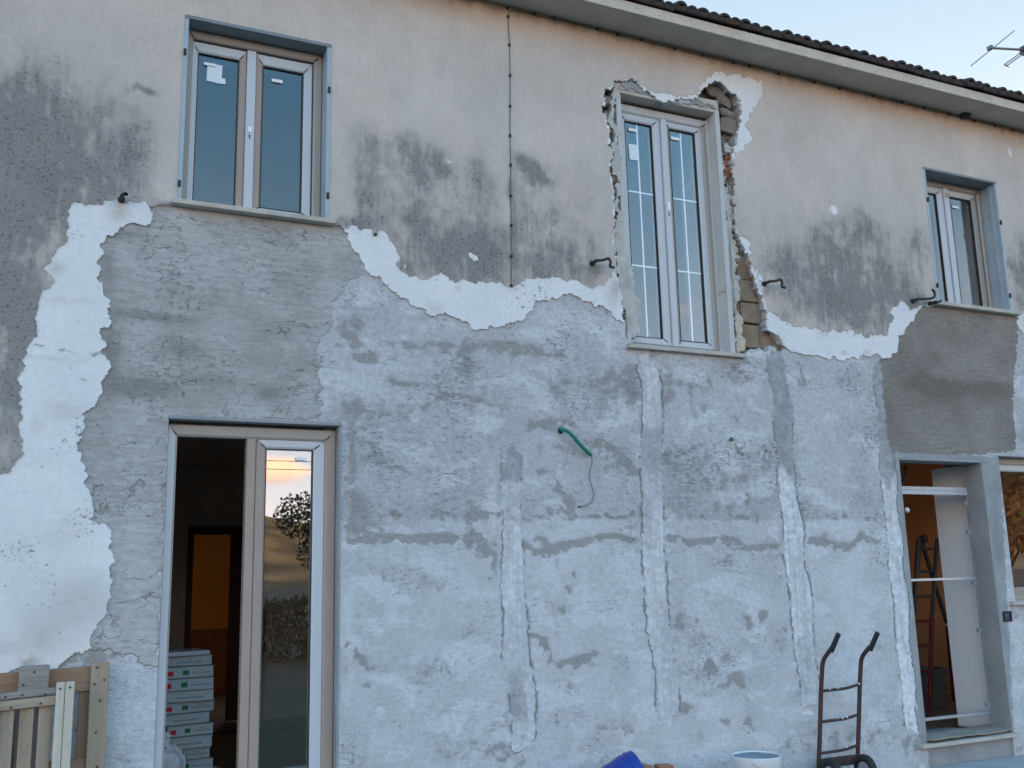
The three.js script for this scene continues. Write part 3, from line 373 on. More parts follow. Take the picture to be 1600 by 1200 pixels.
// ---------------------------------------------------------------- the house
const HX0 = FX0, HX1 = FX1, BACK = -9, WALL = 0.66;
const house = tag(group('farmhouse'), 'two storey house with peeling cream paint above bare grey render', 'house');
const box = (name, mat, x0, x1, y0, y1, z0, z1, parent = house, r = 0) => mesh(name, boxUV(bx(x0, x1, y0, y1, z0, z1, r)), mat, parent);
{
  // masonry core of the front wall, then the coats on it
  const holes = [W1, W2, W3, W4].map(([a, b, c, d]) => rectPts(a, b, c, d));
  const foot = (doors) => { const o = [[HX0, -0.3]]; for (const [x0, x1, y0, y1] of doors) o.push([x0, -0.3], [x0, y1], [x1, y1], [x1, -0.3]); o.push([HX1, -0.3], [HX1, EAVE], [HX0, EAVE]); return o; };
  mesh('masonry_wall', boxUV(slab(foot([D1, D2]), -0.185, -0.13, holes)), M.masonry, house);
  mesh('inner_wall', boxUV(slab(foot([[D1[0] - 0.05, D1[1] + 0.05, 0, 2.75], [6.6, 8.03, 0, 2.62]]), -WALL, -0.186, [W1, W2, W3, [8.12, 9.2, 1.3, 2.6]].map(([a, b, c, d]) => rectPts(a - 0.05, b + 0.05, c - 0.05, d + 0.05)))), M.whiteRoom, house);
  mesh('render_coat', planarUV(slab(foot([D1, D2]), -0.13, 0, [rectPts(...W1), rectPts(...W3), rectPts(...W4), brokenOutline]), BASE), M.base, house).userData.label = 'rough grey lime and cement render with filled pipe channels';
  mesh('undercoat', planarUV(slab(whiteOutline, -0.004, 0.013), WHITE), M.white, house).userData.label = 'white plaster undercoat laid bare in a ragged band';
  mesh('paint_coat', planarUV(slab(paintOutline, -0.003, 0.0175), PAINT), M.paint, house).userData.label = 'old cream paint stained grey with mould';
  // side and back walls, floors, partitions
  box('side_wall', M.plasterRoom, HX0, HX0 + 0.3, -0.3, EAVE, BACK, -WALL - 0.001); mesh('side_wall', boxUV(slab(rectPts(WALL + 0.001, -BACK, -0.3, EAVE), 0, 0.3, [rectPts(0.95, 1.8, 1.0, 2.5)]).rotateY(Math.PI / 2).translate(HX1 - 0.3, 0, 0)), M.plasterRoom, house);  // unseen opening in the right side wall, added to light the right room
  mesh('back_wall', boxUV(slab(rectPts(HX0, HX1, -0.3, EAVE), BACK - 0.4, BACK - 0.001, [rectPts(2.9, 4.7, 0.8, 2.5)])), M.orange, house);  // unseen rear opening, added and sized to brighten the far room
  box('room_floor', M.roomFloor, HX0 + 0.3, HX1 - 0.3, -0.1, 0.1, BACK, -WALL - 0.001);
  box('upper_floor', M.plasterRoom, HX0 + 0.3, HX1 - 0.3, 2.95, 3.12, BACK, -WALL - 0.001);
  box('upper_ceiling', M.plasterRoom, HX0 + 0.3, HX1 - 0.3, 5.85, 6.0, BACK, -WALL - 0.001);
  box('doorway_floor', M.cement, D1[0], D1[1], -0.3, 0.1, -WALL, -0.02); box('doorway_floor', M.cement, D2[0], D2[1], -0.3, 0.155, -WALL, -0.02);
  mesh('partition_wall', boxUV(slab([[HX0 + 0.3, 0.1], [1.547, 0.1], [1.547, 2.23], [2.42, 2.23], [2.42, 0.1], [5.4, 0.1], [5.4, 2.95], [HX0 + 0.3, 2.95]], -5.7, -5.58)), M.whiteRoom, house);
  box('partition_wall', M.plasterRoom, 5.4, 5.55, 0.1, 2.95, BACK, -WALL - 0.001);
  box('partition_wall', M.orangeDeep, 5.551, HX1 - 0.3, 0.1, 2.95, -2.9, -2.75);
  box('partition_wall', M.plasterRoom, HX0 + 0.3, HX1 - 0.3, 3.12, 5.85, -4.6, -4.45);
  box('partition_wall', M.plasterRoom, 3.0, 3.12, 3.12, 5.85, -4.44, -WALL - 0.001); box('partition_wall', M.plasterRoom, 6.4, 6.52, 3.12, 5.85, -4.44, -WALL - 0.001);
  box('dado', M.dado, HX0 + 0.3, 5.4, 0.1, 1.0, BACK, BACK + 0.015);
  // brown door lining and half open leaf of the inner doorway
  const in1 = group('inner_door', house); in1.userData.label = 'dark brown wooden door and lining deep inside the room';
  box('door_lining', M.darkWood, 1.5, 1.56, 0.1, 2.28, -5.76, -5.5, in1); box('door_lining', M.darkWood, 1.5, 2.46, 2.2, 2.28, -5.762, -5.5, in1); box('door_leaf', M.darkWood, 1.98, 2.4, 0.12, 2.2, -5.6, -5.55, in1);
  box('floor_strip', M.black, 1.0, 2.6, 0.1, 0.112, -4.75, -4.65);
  // splayed white inner jamb of the right doorway
  mesh('inner_jamb', boxUV(new THREE.ExtrudeGeometry(shapeOf([[7.93, 0.188], [7.86, WALL], [8.02, WALL - 0.001], [8.02, 0.188]].map(([x, z]) => [x, z])), { depth: 2.4, bevelEnabled: false }).rotateX(-Math.PI / 2).translate(0, 0.16, 0)), M.freshPlaster, house);
}
// eaves: concrete soffit, fascia and a row of roof tiles
{
  const eaves = group('eaves', house), Z = 0.302;
  box('soffit', M.soffit, HX0 - 0.2, HX1 + 0.2, EAVE, EAVE + 0.05, -0.9, Z - 0.004, eaves);
  const f = mesh('fascia', boxUV(roughenStrip()), M.fascia, eaves); f.userData.label = 'pale fascia board with flaking paint under the tiles';
  function roughenStrip() { return bx(HX0 - 0.2, HX1 + 0.2, EAVE - 0.002, EAVE + 0.092, Z - 0.005, Z + 0.012, 0.006); }
  const roof = group('roof', house), PITCH2 = 0.3;
  // each tile: a high round roll and a lower one beside it, drawn as an open arched sheet with thickness
  const prof = (w, lift) => { const p = []; for (let i = 0; i <= 8; i++) { const a = Math.PI * i / 8; p.push([-Math.cos(a) * w, Math.sin(a) * lift]); } return p; };
  function tileGeo(s) {
    const mk = (w, lift, x) => { const o = prof(w, lift), i = prof(w * 0.72, lift * 0.7).reverse(); return new THREE.ExtrudeGeometry(shapeOf([...o, ...i]), { depth: 0.42, bevelEnabled: true, bevelSize: 0.004, bevelThickness: 0.004, bevelSegments: 1, curveSegments: 6 }).translate(x, 0, -0.42); };
    return boxUV(merge([mk(0.062, 0.052 * s, 0), mk(0.052, 0.04 * s, 0.11), bx(-0.058, 0.168, -0.022, 0.022, -0.42, 0.002, 0.008)]));
  }
  reseed(77);
  const variants = [tileGeo(1), tileGeo(1.08), tileGeo(0.94)];
  for (let k = 0; k < 58; k++) {
    const x = HX0 - 0.15 + k * 0.222, t = mesh('roof_tile', variants[k % 3], k % 4 === 2 ? M.tileRed : M.tile, roof);
    t.position.set(x + rr(-0.006, 0.006), EAVE + 0.122 + rr(-0.004, 0.004), Z + 0.045 + rr(-0.014, 0.01)); t.rotation.set(PITCH2, rr(-0.03, 0.03), rr(-0.03, 0.03));
  }
  const run = 5.1, rise = run * Math.tan(PITCH2);
  const side = (s) => new THREE.ExtrudeGeometry(shapeOf([[Z - 0.08, 0.1], [-4.7, 0.1 + rise], [-4.7, 0.16 + rise], [Z - 0.08, 0.155]]), { depth: HX1 - HX0 + 0.6, bevelEnabled: false });
  mesh('roof_covering', boxUV(side().rotateY(-Math.PI / 2).scale(1, 1, 1).translate(HX1 + 0.3, EAVE, 0)), M.tile, roof);
  mesh('roof_covering', boxUV(side().rotateY(-Math.PI / 2).scale(1, 1, -1).translate(HX1 + 0.3, EAVE, -9.4)), M.tile, roof).material = M.tile.clone(); roof.children.at(-1).material.side = THREE.DoubleSide;
  for (const x of [HX0, HX1 - 0.3]) { const g = new THREE.ExtrudeGeometry(shapeOf([[-0.05, 0.06], [-4.7, 1.55], [-9.35, 0.06]]), { depth: 0.3, bevelEnabled: false }).rotateY(-Math.PI / 2).translate(x + 0.3, EAVE, 0); mesh('gable_wall', boxUV(g), M.plasterRoom, house); }
  box('attic_floor', M.plasterRoom, HX0, HX1, EAVE + 0.051, EAVE + 0.06, -9.3, -0.1);
}
// mitred frame: four bars with sloping shoulders, each a part; m = [left, right, top, bottom] materials, b = bar widths in the same order
function bars(parent, kind, [x0, x1, y0, y1], b, z0, z1, m) {
  const [l, r, t, d] = b, X0 = x0 + l, X1 = x1 - r, Y1 = y1 - t, Y0 = y0 + d, e = 0.007, s = 0.009;
  const face = (q, inner) => { // q: outer pair then inner pair of the mitre
    const [A, B, C, D] = q, P = [], N = [], cx = (C[0] + D[0]) / 2 - (A[0] + B[0]) / 2, cy = (C[1] + D[1]) / 2 - (A[1] + B[1]) / 2, len = Math.hypot(cx, cy), ux = cx / len, uy = cy / len;
    const sh = (p, k) => [p[0] + ux * k, p[1] + uy * k], v = (p, z) => [p[0], p[1], z];
    const prof = [[v(A, z0), v(B, z0)], [v(A, z1 - e), v(B, z1 - e)], [v(sh(A, e), z1), v(sh(B, e), z1)], [v(sh(D, -s * 1.4), z1), v(sh(C, -s * 1.4), z1)], [v(D, z1 - s), v(C, z1 - s)], [v(D, z0), v(C, z0)]];
    const tri = (a, c2, d2) => P.push(...a, ...c2, ...d2);
    for (let i = 0; i + 1 < prof.length; i++) { const [a, b2] = prof[i], [a2, b3] = prof[i + 1]; tri(a, b2, b3); tri(a, b3, a2); }
    for (const j of [0, 1]) for (let i = 1; i + 1 < prof.length; i++) { const a = prof[0][j], b2 = prof[i][j], c2 = prof[i + 1][j]; j ? tri(a, c2, b2) : tri(a, b2, c2); }
    const g = new THREE.BufferGeometry(); g.setAttribute('position', new THREE.BufferAttribute(new Float32Array(P), 3)); g.computeVertexNormals(); g.setAttribute('uv', new THREE.BufferAttribute(new Float32Array(P.length / 3 * 2), 2)); return boxUV(g);
  };
  mesh(kind + '_stile', face([[x0, y1], [x0, y0], [X0, Y0], [X0, Y1]]), m[0], parent);
  mesh(kind + '_stile', face([[x1, y0], [x1, y1], [X1, Y1], [X1, Y0]]), m[1], parent);
  mesh(kind + '_rail', face([[x1, y1], [x0, y1], [X0, Y1], [X1, Y1]]), m[2], parent);
  if (d > 0) mesh(kind + '_rail', face([[x0, y0], [x1, y0], [X1, Y0], [X0, Y0]]), m[3], parent);
  return [X0, X1, Y0, Y1];
}
function glaze(parent, [x0, x1, y0, y1], z, glass = M.glass) {
  mesh('glazing_seal', boxUV(slab(rectPts(x0 - 0.004, x1 + 0.004, y0 - 0.004, y1 + 0.004), z - 0.012, z + 0.014, [rectPts(x0 + 0.006, x1 - 0.006, y0 + 0.006, y1 - 0.006)])), M.seal, parent);
  mesh('pane', bx(x0, x1, y0, y1, z - 0.004, z, 0), glass, parent);
}
const scrap = (name, mat, x, y, w, h, z, turn, parent) => { const g = new THREE.BoxGeometry(w, h, 0.002).rotateZ(turn).translate(x, y, z); return mesh(name, g, mat, parent); };
// upper left window
{
  const w = group('window', house), z = -0.1; w.userData.label = 'upper left double window with deep blue panes and stone sill';
  const [a, b, c, d] = W1;
  box('jamb_lining', M.liner, a - 0.002, a + 0.026, c + 0.012, d, -0.13, 0.026, w, 0.003); box('jamb_lining', M.liner, b - 0.024, b + 0.004, c + 0.012, d, -0.13, 0.026, w, 0.003);
  box('lintel_lining', M.linerDark, a - 0.002, b + 0.004, d - 0.02, d + 0.006, -0.13, 0.03, w, 0.003);
  for (const [hx, hy] of [[a + 0.006, 5.1], [a + 0.006, 4.17], [b - 0.008, 5.02], [b - 0.008, 4.23]]) box('hinge_pin', M.iron, hx - 0.009, hx + 0.009, hy - 0.022, hy + 0.022, 0.024, 0.042, w, 0.004);
  const inner = bars(w, 'frame', [a + 0.027, b - 0.026, c + 0.012, d - 0.021], [0.046, 0.06, 0.062, 0.035], z - 0.07, z, [M.taupe, M.taupe, M.taupe, M.taupe]);
  const L = bars(w, 'sash', [0.716, 1.09, 4.094, 5.272], [0.046, 0.052, 0.075, 0.028], z - 0.075, z - 0.012, [M.pvc, M.film, M.pvc, M.film]);
  const R = bars(w, 'sash', [1.146, 1.552, 4.09, 5.272], [0.056, 0.066, 0.082, 0.045], z - 0.075, z - 0.014, [M.film, M.pvc, M.pvc, M.pvc]);
  box('meeting_post', M.pvc, 1.088, 1.15, 4.085, 5.275, z - 0.075, z + 0.006, w, 0.006);
  glaze(w, L, z - 0.034); glaze(w, R, z - 0.034);
  box('latch_plate', M.clip, 1.106, 1.132, 4.66, 4.7, z + 0.006, z + 0.012, w, 0.002); box('keyhole', M.black, 1.114, 1.122, 4.615, 4.645, z + 0.005, z + 0.009, w);
  scrap('sticker', M.sticker, 0.875, 5.07, 0.1, 0.135, z - 0.0305, -0.02, w); scrap('sticker', M.sticker, 0.92, 5.02, 0.06, 0.04, z - 0.029, 0.1, w);
  box('glass_clip', M.clip, 0.8, 0.885, 5.115, 5.138, z - 0.034, z - 0.022, w, 0.003); box('glass_clip', M.clip, 1.265, 1.342, 5.085, 5.11, z - 0.034, z - 0.022, w, 0.003);
  box('sill', M.sill, a - 0.035, b + 0.04, c - 0.028, c + 0.006, -0.11, 0.065, w, 0.005);
}
// tall window with the broken surround
{
  const w = group('window', house), z = -0.12; w.userData.label = 'tall narrow double window with white glazing bars in a broken surround';
  const m4 = [M.pvc, M.pvc, M.pvc, M.pvc];
  bars(w, 'frame', [4.075, 5.03, 3.4, 5.475], [0.052, 0.082, 0.072, 0.02], z - 0.08, z, [M.pvc, M.taupe, M.pvc, M.pvc]);
  box('frame_edge', M.pvc, 4.99, 5.024, 3.4, 5.47, z + 0.001, z + 0.008, w, 0.002);
  const L = bars(w, 'sash', [4.127, 4.528, 3.425, 5.405], [0.054, 0.078, 0.068, 0.055], z - 0.08, z - 0.012, [M.pvc, M.pvc, M.pvc, M.pvc]);
  const R = bars(w, 'sash', [4.582, 4.965, 3.425, 5.405], [0.04, 0.078, 0.062, 0.055], z - 0.08, z - 0.014, [M.film, M.pvc, M.pvc, M.pvc]);
  box('meeting_post', M.pvc, 4.526, 4.586, 3.42, 5.405, z - 0.08, z + 0.008, w, 0.006);
  box('latch_plate', M.clip, 4.545, 4.572, 4.58, 4.66, z + 0.008, z + 0.014, w, 0.002); box('keyhole', M.black, 4.553, 4.561, 4.54, 4.566, z + 0.007, z + 0.011, w);
  for (const q of [L, R]) {
    glaze(w, q, z - 0.034, M.clear);
    const [x0, x1, y0, y1] = q, xm = (x0 + x1) / 2, t = 0.0065;
    box('glazing_bar', M.muntin, xm - t, xm + t, y0, y1, z - 0.048, z - 0.039, w, 0.002);
    for (const y of [4.724, 4.086]) { box('glazing_bar', M.muntin, x0, xm - t - 0.001, y - t, y + t, z - 0.047, z - 0.04, w, 0.002); box('glazing_bar', M.muntin, xm + t + 0.001, x1, y - t, y + t, z - 0.047, z - 0.04, w, 0.002); }
  }
  scrap('sticker', M.sticker, 4.262, 5.07, 0.085, 0.14, z - 0.0305, 0.04, w);
  box('glass_clip', M.clip, 4.222, 4.3, 5.252, 5.28, z - 0.034, z - 0.022, w, 0.003); box('glass_clip', M.clip, 4.643, 4.73, 5.25, 5.278, z - 0.034, z - 0.022, w, 0.003);
  box('sill', M.sill, 4.01, 5.13, 3.338, 3.372, -0.16, 0.045, w, 0.004);
}
// upper right window
{
  const w = group('window', house), z = -0.15; w.userData.label = 'upper right double window with bluish lined jamb under the eaves';
  const [a, b, c, d] = W3;
  box('jamb_lining', M.liner, b - 0.022, b + 0.006, c + 0.012, d, -0.16, 0.024, w, 0.003); box('lintel_lining', M.linerDark, a - 0.006, b + 0.006, d - 0.02, d + 0.004, -0.16, 0.026, w, 0.003); box('jamb_lining', M.liner, a - 0.006, a + 0.02, c + 0.012, d, -0.16, 0.022, w, 0.003);
  box('jamb_lath', M.liner, b - 0.034, b - 0.021, c + 0.02, d - 0.02, -0.06, -0.03, w, 0.003);
  for (const [hx, hy] of [[a + 0.004, 4.2], [a + 0.004, 5.05], [b - 0.008, 4.95], [b - 0.008, 4.2]]) box('hinge_pin', M.iron, hx - 0.009, hx + 0.009, hy - 0.022, hy + 0.022, 0.02, 0.04, w, 0.004);
  bars(w, 'frame', [a + 0.021, b - 0.023, c + 0.012, d - 0.021], [0.06, 0.05, 0.06, 0.03], z - 0.07, z, [M.taupe, M.taupe, M.taupe, M.taupe]);
  const L = bars(w, 'sash', [7.5, 7.86, 4.07, 5.3], [0.05, 0.085, 0.07, 0.05], z - 0.075, z - 0.012, [M.pvc, M.pvc, M.pvc, M.pvc]);
  const R = bars(w, 'sash', [7.92, 8.32, 4.07, 5.3], [0.04, 0.07, 0.07, 0.05], z - 0.075, z - 0.014, [M.film, M.taupe, M.pvc, M.pvc]);
  box('meeting_post', M.pvc, 7.855, 7.924, 4.065, 5.3, z - 0.075, z + 0.006, w, 0.006);
  glaze(w, L, z - 0.034); glaze(w, R, z - 0.034);
  scrap('sticker', M.sticker, 7.6, 5.04, 0.06, 0.14, z - 0.0305, 0.0, w); box('glass_clip', M.clip, 7.99, 8.08, 5.12, 5.145, z - 0.034, z - 0.022, w, 0.003); box('latch_plate', M.film, 7.868, 7.91, 5.2, 5.25, z + 0.006, z + 0.012, w, 0.002);
  box('sill', M.sill, a - 0.07, b + 0.085, c - 0.03, c + 0.008, -0.16, 0.06, w, 0.005);
}
// window at the right edge
{
  const w = group('window', house), z = -0.1; w.userData.label = 'lower window at the right edge reflecting golden leaves';
  const [a, b, c, d] = W4;
  bars(w, 'frame', [a, b, c, d], [0.05, 0.05, 0.07, 0.05], z - 0.07, z, [M.taupe, M.taupe, M.taupe, M.taupe]);
  const L = bars(w, 'sash', [a + 0.045, 8.62, c + 0.045, d - 0.06], [0.06, 0.07, 0.07, 0.075], z - 0.075, z - 0.012, [M.pvc, M.pvc, M.pvc, M.film]), R = bars(w, 'sash', [8.62, b - 0.045, c + 0.045, d - 0.06], [0.06, 0.07, 0.07, 0.075], z - 0.075, z - 0.013, [M.pvc, M.pvc, M.pvc, M.pvc]);
  glaze(w, L, z - 0.034, M.coated); glaze(w, R, z - 0.034, M.coated);
  box('sill', M.sill, a - 0.08, b + 0.06, c - 0.035, c + 0.004, -0.1, 0.05, w, 0.005);
}
// left doorway: one leaf shut, the other swung inside
{
  const w = group('french_door', house), z = -0.065; w.userData.label = 'glazed door with its left leaf open and right leaf shut';
  const [a, b, c, d] = D1;
  bars(w, 'frame', [a + 0.004, b - 0.016, c, d - 0.04], [0.056, 0.075, 0.075, 0], z - 0.07, z, [M.pvc, M.film, M.taupe, M.taupe]);
  box('frame_edge', M.taupe, a + 0.056, a + 0.064, c, d - 0.116, z - 0.07, z - 0.001, w, 0.002);
  const R = bars(w, 'sash', [1.212, 1.668, c + 0.012, 2.538], [0.067, 0.078, 0.062, 0.1], z - 0.085, z - 0.014, [M.film, M.pvc, M.pvc, M.pvc]);
  box('meeting_post', M.film, 1.155, 1.211, c + 0.012, 2.54, z - 0.085, z - 0.008, w, 0.005);
  glaze(w, R, z - 0.036, M.coated);
  box('glass_clip', M.clip, 1.475, 1.545, 2.405, 2.425, z - 0.036, z - 0.024, w, 0.003);
  box('door_reveal', M.cement, b - 0.015, b + 0.003, c, d - 0.02, -0.13, 0.004, w, 0.003); box('door_reveal', M.cement, a - 0.004, b + 0.003, d - 0.018, d + 0.004, -0.132, 0.005, w, 0.003);
}
// right doorway: bare opening with a metal subframe
{
  const w = group('doorway', house); w.userData.label = 'bare right doorway with metal crossbars and a stone threshold';
  const [a, b, c, d] = D2;
  box('jamb_render', M.cement, b - 0.004, b + 0.02, c, d, -0.183, 0.003, w, 0.004); box('lintel_render', M.cement, a - 0.02, b + 0.02, d - 0.004, d + 0.02, -0.183, 0.004, w, 0.004);
  box('crossbar', M.pvc, a + 0.06, b + 0.04, 2.268, 2.306, -0.23, -0.19, w, 0.004); box('crossbar', M.pvc, a + 0.06, b + 0.04, 2.307, 2.34, -0.228, -0.192, w, 0.004);
  box('crossbar', M.alu, a + 0.06, b + 0.04, 1.5, 1.522, -0.215, -0.195, w, 0.003); box('crossbar', M.zinc, a + 0.06, b + 0.04, 0.322, 0.347, -0.225, -0.192, w, 0.003);
  box('subframe_post', M.zinc, b - 0.002, b + 0.024, c, d - 0.01, -0.215, -0.188, w, 0.003); box('subframe_post', M.zinc, a + 0.03, a + 0.055, c, d - 0.01, -0.215, -0.188, w, 0.003);
  for (const y of [2.2, 1.93, 1.47, 1.05, 0.4]) box('bracket', M.zinc, b - 0.028, b + 0.002, y - 0.018, y + 0.018, -0.235, -0.2, w, 0.004);
  const [sx0] = W(1441.6, 1164, 0.06), [sx1] = W(1594.4, 1146, 0.06);
  box('threshold', M.sill, sx0, sx1, 0.156, 0.188, -0.3, 0.06, w, 0.005);
  reseed(5);
  const g = roughen(new THREE.BoxGeometry(1.06, 0.006, 0.3, 24, 1, 8), 0.018, 3.2, 7).rotateY(0.05).translate(7.27, 0.212, -0.12);
  mesh('cardboard_sheet', g, M.card, w);
}
// masonry laid bare round the tall window
{
  const w = group('broken_surround', house); w.userData.label = 'broken edges of plaster, stone and brick round the tall window';
  reseed(19);
  const poly = (name, mat, px, z0, z1, am = 0.3) => mesh(name, boxUV(slab(jag(pairs(px), am, 0.012), z0, z1)), mat, w);
  // rough mortar down the left side, leaving pockets of bare masonry at its outer edge
  poly('mortar', M.mortar, [966, 140, 968, 200, 975, 350, 985, 540, 980, 508, 976, 480, 968, 450, 962, 420, 964, 400, 961, 370, 963, 352, 961, 318, 965, 300, 962, 292, 966, 276, 958, 266, 956, 254, 961, 240, 955, 226, 962, 212, 954, 196, 951, 184, 955, 172, 954, 160, 957, 148, 960, 137], -0.12, -0.006);
  mesh('mortar', boxUV(slab(jag(pairs([966, 138, 987, 124, 1000, 136, 1015, 146, 1024, 153, 1060, 158, 1088, 156, 1100, 161, 1114, 166, 1122, 172]), 0.25, 0.012).concat([[5.035, 5.535], [4.055, 5.53]]), -0.12, -0.002)), M.cement, w);
  // reveal and lintel
  box('jamb_plaster', M.reveal, 5.012, 5.062, 3.37, 5.53, -0.2, -0.003, w, 0.006);
  box('lintel', M.soffit, 4.02, 5.06, 5.5, 5.62, -0.2, -0.008, w, 0.008);
  box('jamb_plaster', M.reveal, 4.03, 4.076, 3.37, 5.5, -0.2, -0.01, w, 0.006);
  // lumps of mortar along the right reveal
  const lump = (name, mat, px, py, rx, ry, rz, z) => { const [x, y] = W(px, py, z); const g = roughen(roughen(new THREE.IcosahedronGeometry(1, 1), 0.5, 1.9, rr(0, 90)), 0.12, 5, rr(0, 9)).scale(rx, ry, rz).rotateZ(rr(-0.4, 0.4)).translate(x, y, z); return mesh(name, boxUV(g), mat, w); };
  poly('mortar', M.mortar, [1131, 238, 1134, 262, 1137, 300, 1139, 330, 1144, 350, 1146, 380, 1149, 420, 1152, 470, 1156, 546, 1152, 546, 1141, 420, 1138, 370, 1134, 320, 1130, 262], -0.12, -0.012, 0.3);
  poly('mortar', M.mortar, [1139, 284, 1147, 300, 1146, 330, 1149, 352, 1147, 372, 1143, 384, 1138, 360, 1136, 320], -0.12, -0.022, 0.5);
  poly('mortar', M.mortar, [1134, 224, 1149, 220, 1148, 236, 1136, 240], -0.12, -0.02, 0.5);
  poly('mortar', M.ochreMortar, [1149, 458, 1157, 466, 1157, 490, 1163, 498, 1161, 520, 1165, 548, 1153, 548, 1151, 500], -0.12, -0.016, 0.35);
  poly('mortar', M.ochreMortar, [1144, 376, 1153, 378, 1152, 396, 1156, 412, 1151, 424, 1145, 420], -0.12, -0.02, 0.5);
  for (const [px, py, r] of [[1144, 312, 0.035], [1146, 340, 0.025], [1148, 390, 0.025], [1151, 404, 0.03], [1151, 436, 0.03], [1152, 454, 0.03]]) lump('mortar', M.mortar, px, py, r * rr(0.8, 1.2), r * rr(0.8, 1.5), 0.035, -0.03);
  // crumbled rubble at the back of the hole
  {
    const [, y1] = W(1098, 118), x0 = 5.075, [x1] = W(1168, 118), y0 = W(1120, 320)[1], g = new THREE.PlaneGeometry(x1 - x0, y1 - y0, 56, 110).translate((x0 + x1) / 2, (y0 + y1) / 2, 0), p = g.attributes.position;
    for (let i = 0; i < p.count; i++) { const x = p.getX(i), y = p.getY(i), rid = 1 - Math.abs(fbm(x * 7 + 3, y * 11 + 8, 3)) * 2.4; p.setZ(i, -0.1 + 0.05 * fbm(x * 9, y * 12, 4) + 0.012 * fbm(x * 40, y * 40, 2) - 0.05 * sstep(0.82, 1, rid)); }
    const q = g.toNonIndexed(); q.computeVertexNormals(); const m = mesh('rubble', boxUV(q), M.stone, w); m.userData.label = 'crumbling grey brown stone and mortar in the hole';
  }
  // stones in the big hole at the top right, bricks below, squared tuff blocks beside the foot of the window
  for (const [px, py, rx, ry, z] of [[1147, 166, 0.04, 0.05, -0.085], [1152, 190, 0.035, 0.06, -0.085], [1148, 209, 0.04, 0.04, -0.085], [1141, 290, 0.05, 0.075, -0.07], [1139, 304, 0.045, 0.04, -0.06], [945, 160, 0.05, 0.06, -0.07], [944, 185, 0.05, 0.06, -0.08], [952, 140, 0.05, 0.05, -0.08], [952, 205, 0.04, 0.06, -0.08], [955, 282, 0.04, 0.07, -0.08], [957, 300, 0.04, 0.04, -0.08], [953, 250, 0.03, 0.05, -0.09], [958, 380, 0.03, 0.07, -0.08]])
    lump('stone', M.stone, px, py, rx, ry, 0.06, z);
  const brickAt = (name, mat, px, py, bw, bh, z0, z1, turn = 0) => { const [x, y] = W(px, py, z1); const g = roughen(new RoundedBoxGeometry(bw, bh, z1 - z0, 3, 0.012), 0.007, 16, rr(0, 50)).rotateZ(turn).translate(x, y, (z0 + z1) / 2); return mesh(name, boxUV(g), mat, w); };
  for (const [py, dx] of [[245, 0], [255, 0.006], [265, -0.004], [274, 0.003]]) brickAt('brick', M.brick, 1138, py, 0.085 + dx, 0.057, -0.12, -0.05 + dx, rr(-0.04, 0.04));
  for (const [px, py, bw, bh, z1, t] of [[1118, 142, 0.13, 0.1, -0.06, 0.1], [1134, 155, 0.15, 0.1, -0.055, -0.3], [1141, 177, 0.17, 0.055, -0.05, -0.2], [1139, 195, 0.15, 0.13, -0.045, -0.08], [1139, 228, 0.12, 0.06, -0.04, -0.1]]) { const [x, y] = W(px, py, z1), g = roughen(roughen(new RoundedBoxGeometry(bw, bh, 0.1, 5, 0.018), 0.045, 9, rr(0, 50)), 0.014, 34, rr(0, 9)).rotateZ(t).translate(x, y, z1 - 0.05); mesh('stone', boxUV(g), M.stone, w); }
  for (const [px, py, bw, bh, d] of [[1160, 392, 0.16, 0.14, 0], [1163, 408, 0.15, 0.09, 0.01], [1166, 424, 0.2, 0.15, 0], [1170, 454, 0.26, 0.19, 0.008], [1176, 489, 0.24, 0.18, -0.004], [1172, 525, 0.2, 0.2, 0.006], [1203, 530, 0.22, 0.19, -0.008], [1216, 537, 0.12, 0.1, -0.01], [1155, 470, 0.05, 0.2, -0.02]]) brickAt('tuff_block', M.tuff, px, py, bw, bh, -0.128, -0.055 + d, rr(-0.02, 0.02));
}

// ---------------------------------------------------------------- ground and what stands behind the viewer (seen in the panes)
structure('ground', (() => { const g = new THREE.CircleGeometry(2500, 64).rotateX(-Math.PI / 2); const uv = g.attributes.uv, p = g.attributes.position; for (let i = 0; i < uv.count; i++) uv.setXY(i, p.getX(i) / 6, p.getZ(i) / 6); return g.translate(0, -0.02, 0); })(), mottled([0.03, 0.034, 0.016], [0.08, 0.07, 0.036], { f: 4, grain: 0.01, seed: 131 }));
structure('yard', boxUV(new THREE.BoxGeometry(26, 0.3, 2.8, 1, 1, 1).translate(4, -0.155, 1.4 + 0.001), 2), mottled([0.32, 0.315, 0.3], [0.46, 0.455, 0.44], { f: 4, grain: 0.002, seed: 137 }));
{
  const g = new THREE.PlaneGeometry(3600, 900, 320, 70).rotateX(-Math.PI / 2).translate(300, 0, 1050), p = g.attributes.position, colr = new Float32Array(p.count * 3);
  for (let i = 0; i < p.count; i++) {
    const x = p.getX(i), z = p.getZ(i), t = clamp((z - 600) / 420), ridge = 62 + 40 * fbm(x / 420 + 3, 0.5, 4) + 20 * Math.sin(x / 300 + 2);
    p.setY(i, -2 + sstep(0, 1, t) * ridge + 7 * fbm(x / 60, z / 60, 4) * t);
    const k = clamp(0.5 + 1.5 * fbm(x / 60 + 7, z / 40, 5)); colr[i * 3] = mix(0.12, 0.6, k); colr[i * 3 + 1] = mix(0.09, 0.38, k); colr[i * 3 + 2] = mix(0.04, 0.15, k);
  }
  g.setAttribute('color', new THREE.BufferAttribute(colr, 3)); g.computeVertexNormals();
  structure('hills', g, new THREE.MeshStandardMaterial({ vertexColors: true, roughness: 1 }));
}
